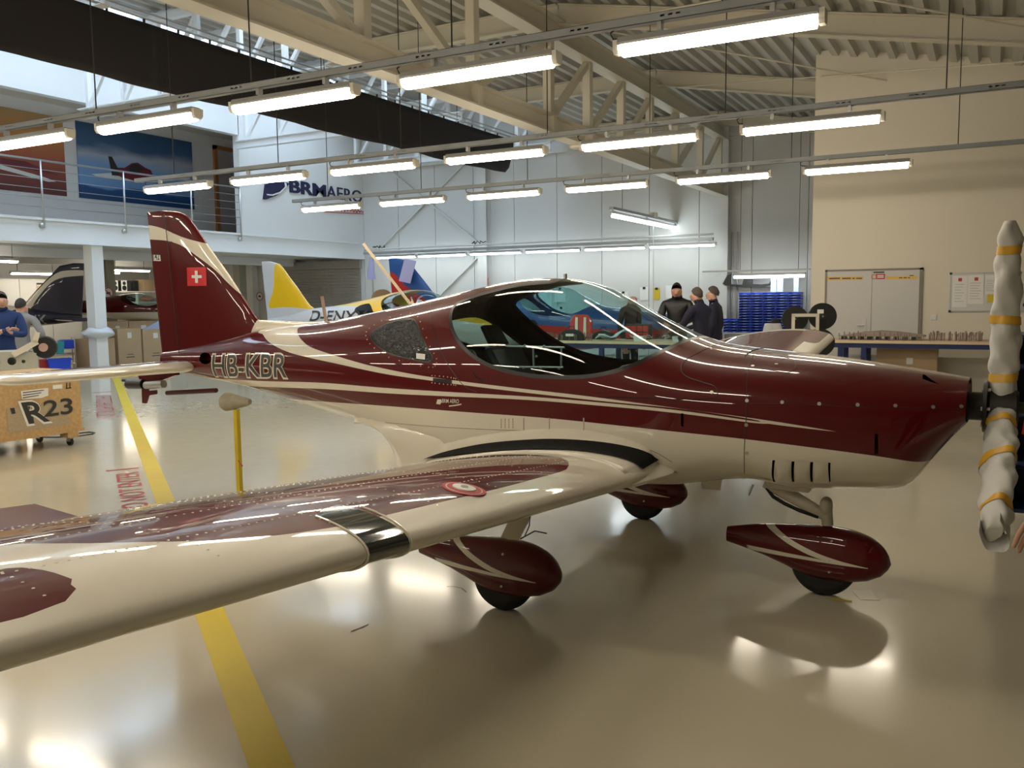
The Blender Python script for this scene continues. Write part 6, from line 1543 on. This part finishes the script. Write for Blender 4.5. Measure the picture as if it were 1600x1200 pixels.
MB().lathe([(-.05, .02), (-.05, .05), (-.045, .13), (0, .145), (.045, .13), (.05, .05), (.05, .02)], (.38, .1, zc+.16), (0, 1, 0), 24).build('wheel', M_RUBBER, o, SM); MB().cyl((.36, .03, zc+.16), (.36, .05, zc+.16), .055, 16).build('wheel_hub', mat('pinkish_hub', (.55, .35, .32), .5), o)
for x_ in (-.75, .15): MB().beam((x_, .1, zc-.15), (x_-.12, .1, 0), .05, .05, (0, 1, 0)).beam((x_, .6, zc-.15), (x_+.12, .6, 0), .05, .05, (0, 1, 0)).build('trestle_leg', M_PLY, o)

# ------------------------------------------------------------------ under the gallery
# lamps on the gallery's underside
wl = make_lamp.__call__() if False else None
ug = 0
for (px0, px1, py, X2, lab) in ((-30, 27, 409, -19.4, 'lit tube lamp hung under the gallery edge above the man in blue'), (17, 92, 428.5, -24.6, 'lit tube lamp over the pin board under the gallery'), (97, 126, 430, -24.6, 'lit tube lamp beside the navy fin under the gallery'),
                           (172, 233, 423.5, -22.6, 'lit tube lamp above the storage shelf under the gallery'), (172, 186, 427, -24.6, 'short lit tube lamp behind the shelf lamp under the gallery')):
    A = P(px0, py, 0, X2); B = P(px1, py, 0, X2); zl = (A.z+B.z)/2+.03; L_l = B.y-A.y
    o = copy_tree(bl); o.rotation_euler = (0, 0, PI/2); o.scale = (L_l/1.5, 1, 1); o.location = (X2, (A.y+B.y)/2, zl)
    for ch in o.children:
        if ch.name.startswith('diffuser'): ch.data = ch.data.copy(); ch.data.materials[0] = M_LAMP
    for s in (-.55, .55): MB().cyl((s, 0, .05), (s, 0, 2.955-zl), .008, 6).build('hanger', M_DKMETAL, o)
    tag(o, lab, 'ceiling light', 'tube lamps under the gallery')
# wrapped white column collar
cc = (-17.48, 12.80); zc_ = P(160, 521, 0, -17.34).z
mb = MB(); vs = []; n_ = 24
for i in range(7):
    t = i/6
    for j in range(n_):
        a = 2*PI*j/n_; r = .20+.14*math.sin(PI*t)+.02*math.sin(5*a+i*1.7); vs.append((cc[0]+r*math.cos(a), cc[1]+r*math.sin(a), zc_-.10+.22*t+.02*math.sin(3*a+i)))
mb.add(vs, [(i*n_+j, i*n_+(j+1) % n_, (i+1)*n_+(j+1) % n_, (i+1)*n_+j) for i in range(6) for j in range(n_)])
tag(mb.build('plastic_wrap', mat('milky_film', (.62, .64, .68), .25), None, True), 'bunched clear plastic film tied round the white gallery column', 'plastic film')
for px, X2 in ((170, -22.0), (376, -20.9)):
    y_ = P(px, 470, 0, X2).y
    struct(MB().b2((X2-.14, y_-.14, 0), (X2+.14, y_+.14, 2.95)).build('column', mat('grey_green_paint', (.28, .27, .21), .6)))
def round_sign(px, py, X2, label):
    q = P(px, py, 0, X2); t = empty('no_entry_sign', q, 0, label, 'sign'); MB().cyl((0, 0, 0), (.006, 0, 0), .17, 24).build('plate', M_PAPER, t)
    MB().lathe([(.006, .135), (.006, .165), (.009, .165), (.009, .135)], (0, 0, 0), (1, 0, 0), 24, None, False).build('red_ring', M_REDTEXT, t); MB().beam((.008, -.10, .10), (.008, .10, -.10), .03, .004, (1, 0, 0)).build('red_bar', M_REDTEXT, t); MB().box((.008, 0, 0), (.002, .12, .06)).build('symbol', M_INK, t)
round_sign(169, 458, -21.855, 'round red and white prohibition sign on the grey-green column under the gallery')
q = P(406, 463, 1, 22.12); t = empty('no_entry_sign', q, 0, 'round red and white prohibition sign on the far wall beside the roller shutter', 'sign'); MB().cyl((0, 0, 0), (0, -.006, 0), .15, 24).build('plate', M_PAPER, t); MB().lathe([(0, .12), (0, .147), (.009, .147), (.009, .12)], (0, 0, 0), (0, -1, 0), 24, None, False).build('red_ring', M_REDTEXT, t); MB().box((0, -.008, 0), (.1, .002, .06)).build('symbol', M_INK, t)
# cupboard wall, pin board
XB = -25.6
cb = empty('wall_cupboard', (XB, 14.5, 0), 0, 'long white cupboard front along the back of the store under the gallery', 'cupboard'); at(cb)
for i in range(7): 
    y0_ = 11.2+i*1.0; dd_ = put(MB().b2((XB-.5, y0_+.01, .05), (XB, y0_+.99, 2.35)).build('door', M_WALLW), cb); MB().box((XB+.01, y0_+.9, 1.2), (.02, .02, .12)).build('handle', M_STEEL, dd_).matrix_parent_inverse = Matrix.Identity(4)
def on_b(px, py): return P(px, py, 0, XB+.02)
A, B = on_b(57, 442), on_b(99, 478)
pb_ = empty('pin_board', (XB+.02, (A.y+B.y)/2, B.z), 0, 'white board with rows of small round samples in the store under the gallery', 'board'); at(pb_)
put(MB().b2((XB+.001, A.y, B.z), (XB+.03, B.y, A.z)).build('panel', mat('bright_board', (.8, .8, .82), .6)), pb_); put(MB().b2((XB+.03, A.y, A.z-.05), (XB+.05, B.y, A.z)).build('top_strip', M_DKMETAL), pb_)
for r_, py in ((0, 450), (1, 472)):
    for k in range(7):
        q = on_b(61+k*5.6, py); put(MB().cyl((XB+.03, q.y, q.z), (XB+.05, q.y, q.z), .06, 12).build('sample', [M_TAPE, M_INK, M_CREAM, M_ALU, M_INK, M_TAPE, M_CARD][(k+r_*3) % 7]), pb_)
# store shelves
XS = -23.4; A, B = P(176, 482, 0, XS), P(262, 455, 0, XS)
shf = empty('storage_shelf', (XS, (A.y+B.y)/2, 0), 0, 'white storage shelf with speakers and red bags under the gallery', 'shelf'); at(shf)
for py in (455, 472): z_ = P(215, py, 0, XS).z; put(MB().b2((XS-.45, A.y-.1, z_-.03), (XS, B.y+.6, z_)).build('board', M_WHITE), shf)
for y_ in (A.y-.1, A.y+.9, A.y+1.9, B.y+.6): put(MB().b2((XS-.05, y_-.025, 0), (XS, y_+.025, P(215, 455, 0, XS).z)).build('upright', M_WHITE), shf)
zt_ = P(215, 455, 0, XS).z
for i, (px, lab) in enumerate(((181, 'black and white floor speaker at the shelf end beside the column'), (195, 'white fronted floor speaker in the middle of the shelf'), (213, 'black fronted floor speaker beside the brown carton on the shelf'))):
    y_ = P(px, 445, 0, XS).y; t = empty('speaker', (XS-.2, y_, zt_), 0, lab, 'speaker'); hh = .33
    MB().b2((-.18, -.10, 0), (.16, .10, hh)).build('cabinet', M_BLACK, t, False, .01); MB().b2((.16, -.10, 0), (.17, .10, hh)).build('baffle', M_WHITE if i != 2 else M_DKMETAL, t)
    for z2, r2 in ((.10, .075), (.24, .055)): MB().lathe([(.0, .01), (.002, r2), (.012, r2), (.004, .02)], (.17, 0, z2), (1, 0, 0), 16).build('cone', M_BLACK, t)
y_ = P(234, 445, 0, XS).y; t = empty('carton', (XS-.2, y_, zt_), 0, 'brown carton on the top shelf beside the speakers', 'carton'); MB().b2((-.2, -.21, 0), (.17, .21, .36)).build('body', M_CARD, t, False, .005); MB().b2((-.02, -.21, .36), (.0, .21, .362)).build('tape', M_TAPE, t)
zt_ = P(215, 472, 0, XS).z
for px, m, lab in ((186, M_REDB, 'red cloth bundle lying on the lower shelf'), (210, M_BLACK, 'black cloth bundle lying on the lower shelf'), (238, mat('salmon_cloth', (.6, .22, .16), .8), 'salmon cloth bundle lying on the lower shelf')):
    y_ = P(px, 470, 0, XS).y; mb = MB(); mb.ball((XS-.245, y_, zt_+.095), (.17, .24, .075), 14, 8); mb.v = [(a+.02*math.sin(b*31+c*17), b+.02*math.sin(a*37), c+.025*math.sin(b*23+a*11)*(1 if c > zt_+.03 else 0)) for a, b, c in mb.v]; tag(mb.build('cloth_bundle', m, None, True), lab, 'cloth')
# cartons before the column
def carton(px0, px1, pyt, X2, lab, m=M_CARD, dz=0.0, depth=.6):
    A, B = P(px0, pyt, 0, X2), P(px1, pyt, 0, X2); t = empty('carton', (X2-depth/2, (A.y+B.y)/2, 0), 0, lab, 'carton'); h_ = A.z; w_ = (B.y-A.y)/2
    MB().b2((-depth/2, -w_, 0), (depth/2, w_, h_)).build('body', m, t, False, .006); MB().b2((depth/2, -w_*.18, h_*.76), (depth/2+.002, w_*.18, h_*.90)).build('label_sheet', M_PAPER, t); MB().b2((depth/2, -w_*.35, h_*.28), (depth/2+.002, w_*.35, h_*.30)).b2((depth/2, -w_*.25, h_*.35), (depth/2+.002, w_*.25, h_*.365)).build('print', M_INK, t); MB().b2((-depth/2, -.03, h_), (depth/2, .03, h_+.002)).build('tape', M_TAPE, t); return t
carton(141, 179, 530, -18.3, 'low brown carton standing behind the white gallery column'); carton(183, 220, 514, -18.4, 'tall brown carton with a white label, next to the gallery column'); carton(222.5, 262, 515, -18.4, 'tall brown carton with a folded blue sheet on top')
carton(166, 200, 503, -19.6, 'wide brown carton behind the labelled carton', M_CARD); carton(201, 246, 502, -19.6, 'wide brown carton behind the carton with the blue sheet', M_CARD)
q = P(238, 511, 0, -18.5); zt2 = P(240, 515, 0, -18.1).z
tag(MB().prism([(-.35, 0), (.35, 0), (.35, .22), (.25, .24)], (-18.45, q.y, zt2), (0, 1, 0), (0, 0, 1), .03).build('blue_sheet', mat('pale_blue_sheet', (.40, .50, .75), .5)), 'folded pale blue sheet leaning on a tall carton', 'sheet')
# blue and red crates and a trolley under the navy airplane
def tub(px, py, d, w_, h_, m, lab, nm='plastic_crate'):
    q = Wd(px, py, d); t = empty(nm, (q.x, q.y, 0), YAW+.6, lab, 'crate'); mb = MB(); tt = .015; d_ = w_*.8
    mb.prism([(-w_/2*.85, 0), (w_/2*.85, 0), (w_/2, h_), (-w_/2, h_)], (0, d_/2, 0), (1, 0, 0), (0, 0, 1), d_).build('shell', m, t); MB().b2((-w_/2-.02, -d_/2-.02, h_-.03), (w_/2+.02, d_/2+.02, h_)).build('rim', m, t); MB().tube([(-w_/2, 0, h_), (-w_/2*.8, 0, h_+.08), (w_/2*.8, 0, h_+.08), (w_/2, 0, h_)], .008, 6).build('handle', M_STEEL, t); return t
tub(92, 566, 19.0, .44, .42, M_BLUEP, 'blue plastic crate with steel handle on the floor beside the red crate'); tub(67, 566, 19.2, .32, .40, M_REDB, 'red plastic crate on the floor beside the blue crate'); 
tr_ = ground(88, 20.2); o = empty('trolley', tr_, YAW+.6, 'small steel trolley with blue tubs and a teal cloth under the navy airplane', 'trolley')
zq = Wd(96, 545, 20.2).z
for sx in (-.3, .3):
    for sy in (-.2, .2): MB().cyl((sx, sy, .03), (sx, sy, zq+.25), .014, 8).ball((sx, sy, .035), .035, 8, 6).build('post', M_STEEL, o)
MB().b2((-.32, -.22, zq-.02), (.32, .22, zq)).b2((-.32, -.22, .2), (.32, .22, .22)).build('shelf', M_STEEL, o); MB().b2((.02, -.18, zq), (.30, .18, zq+.2)).b2((-.36, -.16, zq-.05), (-.1, .1, zq+.1)).build('tub', M_BLUEP, o, False, .02)
MB().prism([(-.08, 0), (.08, .02), (.10, .3), (-.04, .32)], (-.02, -.24, zq-.12), (1, 0, 0), (0, 0, 1), .02).build('cloth', mat('teal_cloth', (.05, .35, .40), .8), o)

# ------------------------------------------------------------------ behind the red airplane
# sheets hung by the red and blue fin, wooden strut, cable reel
q = P(580, 403, 1, 17.5)
mb = MB(); vs = []
for i in range(10):
    t = i/9
    for j in range(14): a = 2*PI*j/14; rr = .05+.07*t+.02*math.sin(3*a+t*5); vs.append((q.x+rr*math.cos(a), 17.5+rr*.6*math.sin(a), q.z-.52*t))
mb.add(vs, [(i*14+j, i*14+(j+1) % 14, (i+1)*14+(j+1) % 14, (i+1)*14+j) for i in range(9) for j in range(14)]); hs_ = mb.build('hung_cloth', M_LILAC, None, True); tag(hs_, 'lilac cloth hanging from a pole before the roller shutter', 'cloth')
tag(MB().cyl((q.x+.03, 17.5, 0), (q.x+.03, 17.5, q.z+.03), .02, 8).build('pole', M_ALU), 'thin grey pole carrying the lilac cloth', 'pole')
rbx = rb.location
A_ = [P(px, py, 1, rb.location.y-.2) for px, py in ((632, 404), (650, 408), (641, 443), (623, 439))]
tag(MB().add([tuple(p_) for p_ in A_]+[tuple(p_+Vector((0, .01, 0))) for p_ in A_], [(0, 1, 2, 3), (7, 6, 5, 4), (0, 4, 5, 1), (1, 5, 6, 2), (2, 6, 7, 3), (3, 7, 4, 0)]).build('lilac_sheet', M_LILAC), 'lilac paper sheet taped to the red and blue fin', 'sheet')
a_, c_ = P(568, 381, 1, 12.4), P(645, 480, 1, 12.4)
st_ = empty('wooden_strut', c_, 0, 'slender pale wooden strut leaning between the yellow airplane and the fin', 'strut'); at(st_)
low_ = c_+(c_-a_)*((c_.z-.0)/(a_.z-c_.z)) if a_.z > c_.z else c_
put(MB().beam(low_, a_, .04, .03, (0, 1, 0)).build('strut', M_BENCH), st_)
put(MB().prism([(-.16, -.06), (.16, -.06), (.05, .02), (0, .14), (-.05, .02)], tuple(c_), (1, 0, 0), (0, 0, 1), .03).build('gusset', M_BENCH), st_)
q = P(597, 468, 1, 16.9)
o = empty('cable_reel', (q.x, 16.9, 0), 0, 'wooden cable reel with yellow cable on a stand beside the red and blue fin', 'cable reel')
rr = .24; ax_ = Vector((.75, -.66, 0)).normalized()
for s in (-1, 1): MB().lathe([(0, .03), (0, rr), (.025, rr), (.025, .03)], Vector((0, 0, q.z))+ax_*(s*.10-.0125), ax_, 26).build('flange', wood('reel_wood', (.30, .18, .08), (.40, .25, .12)), o, SM)
MB().lathe([(-.09, .05), (-.09, rr*.85), (.09, rr*.85), (.09, .05)], (0, 0, q.z), ax_, 26).build('cable_winding', M_YELLOW, o, SM)
for s in (-1, 1): MB().beam(Vector((0, 0, q.z))+ax_*s*.16, Vector((0, 0, 0))+ax_*s*.24, .05, .05, (1, 0, 0)).build('stand_leg', M_DKMETAL, o)
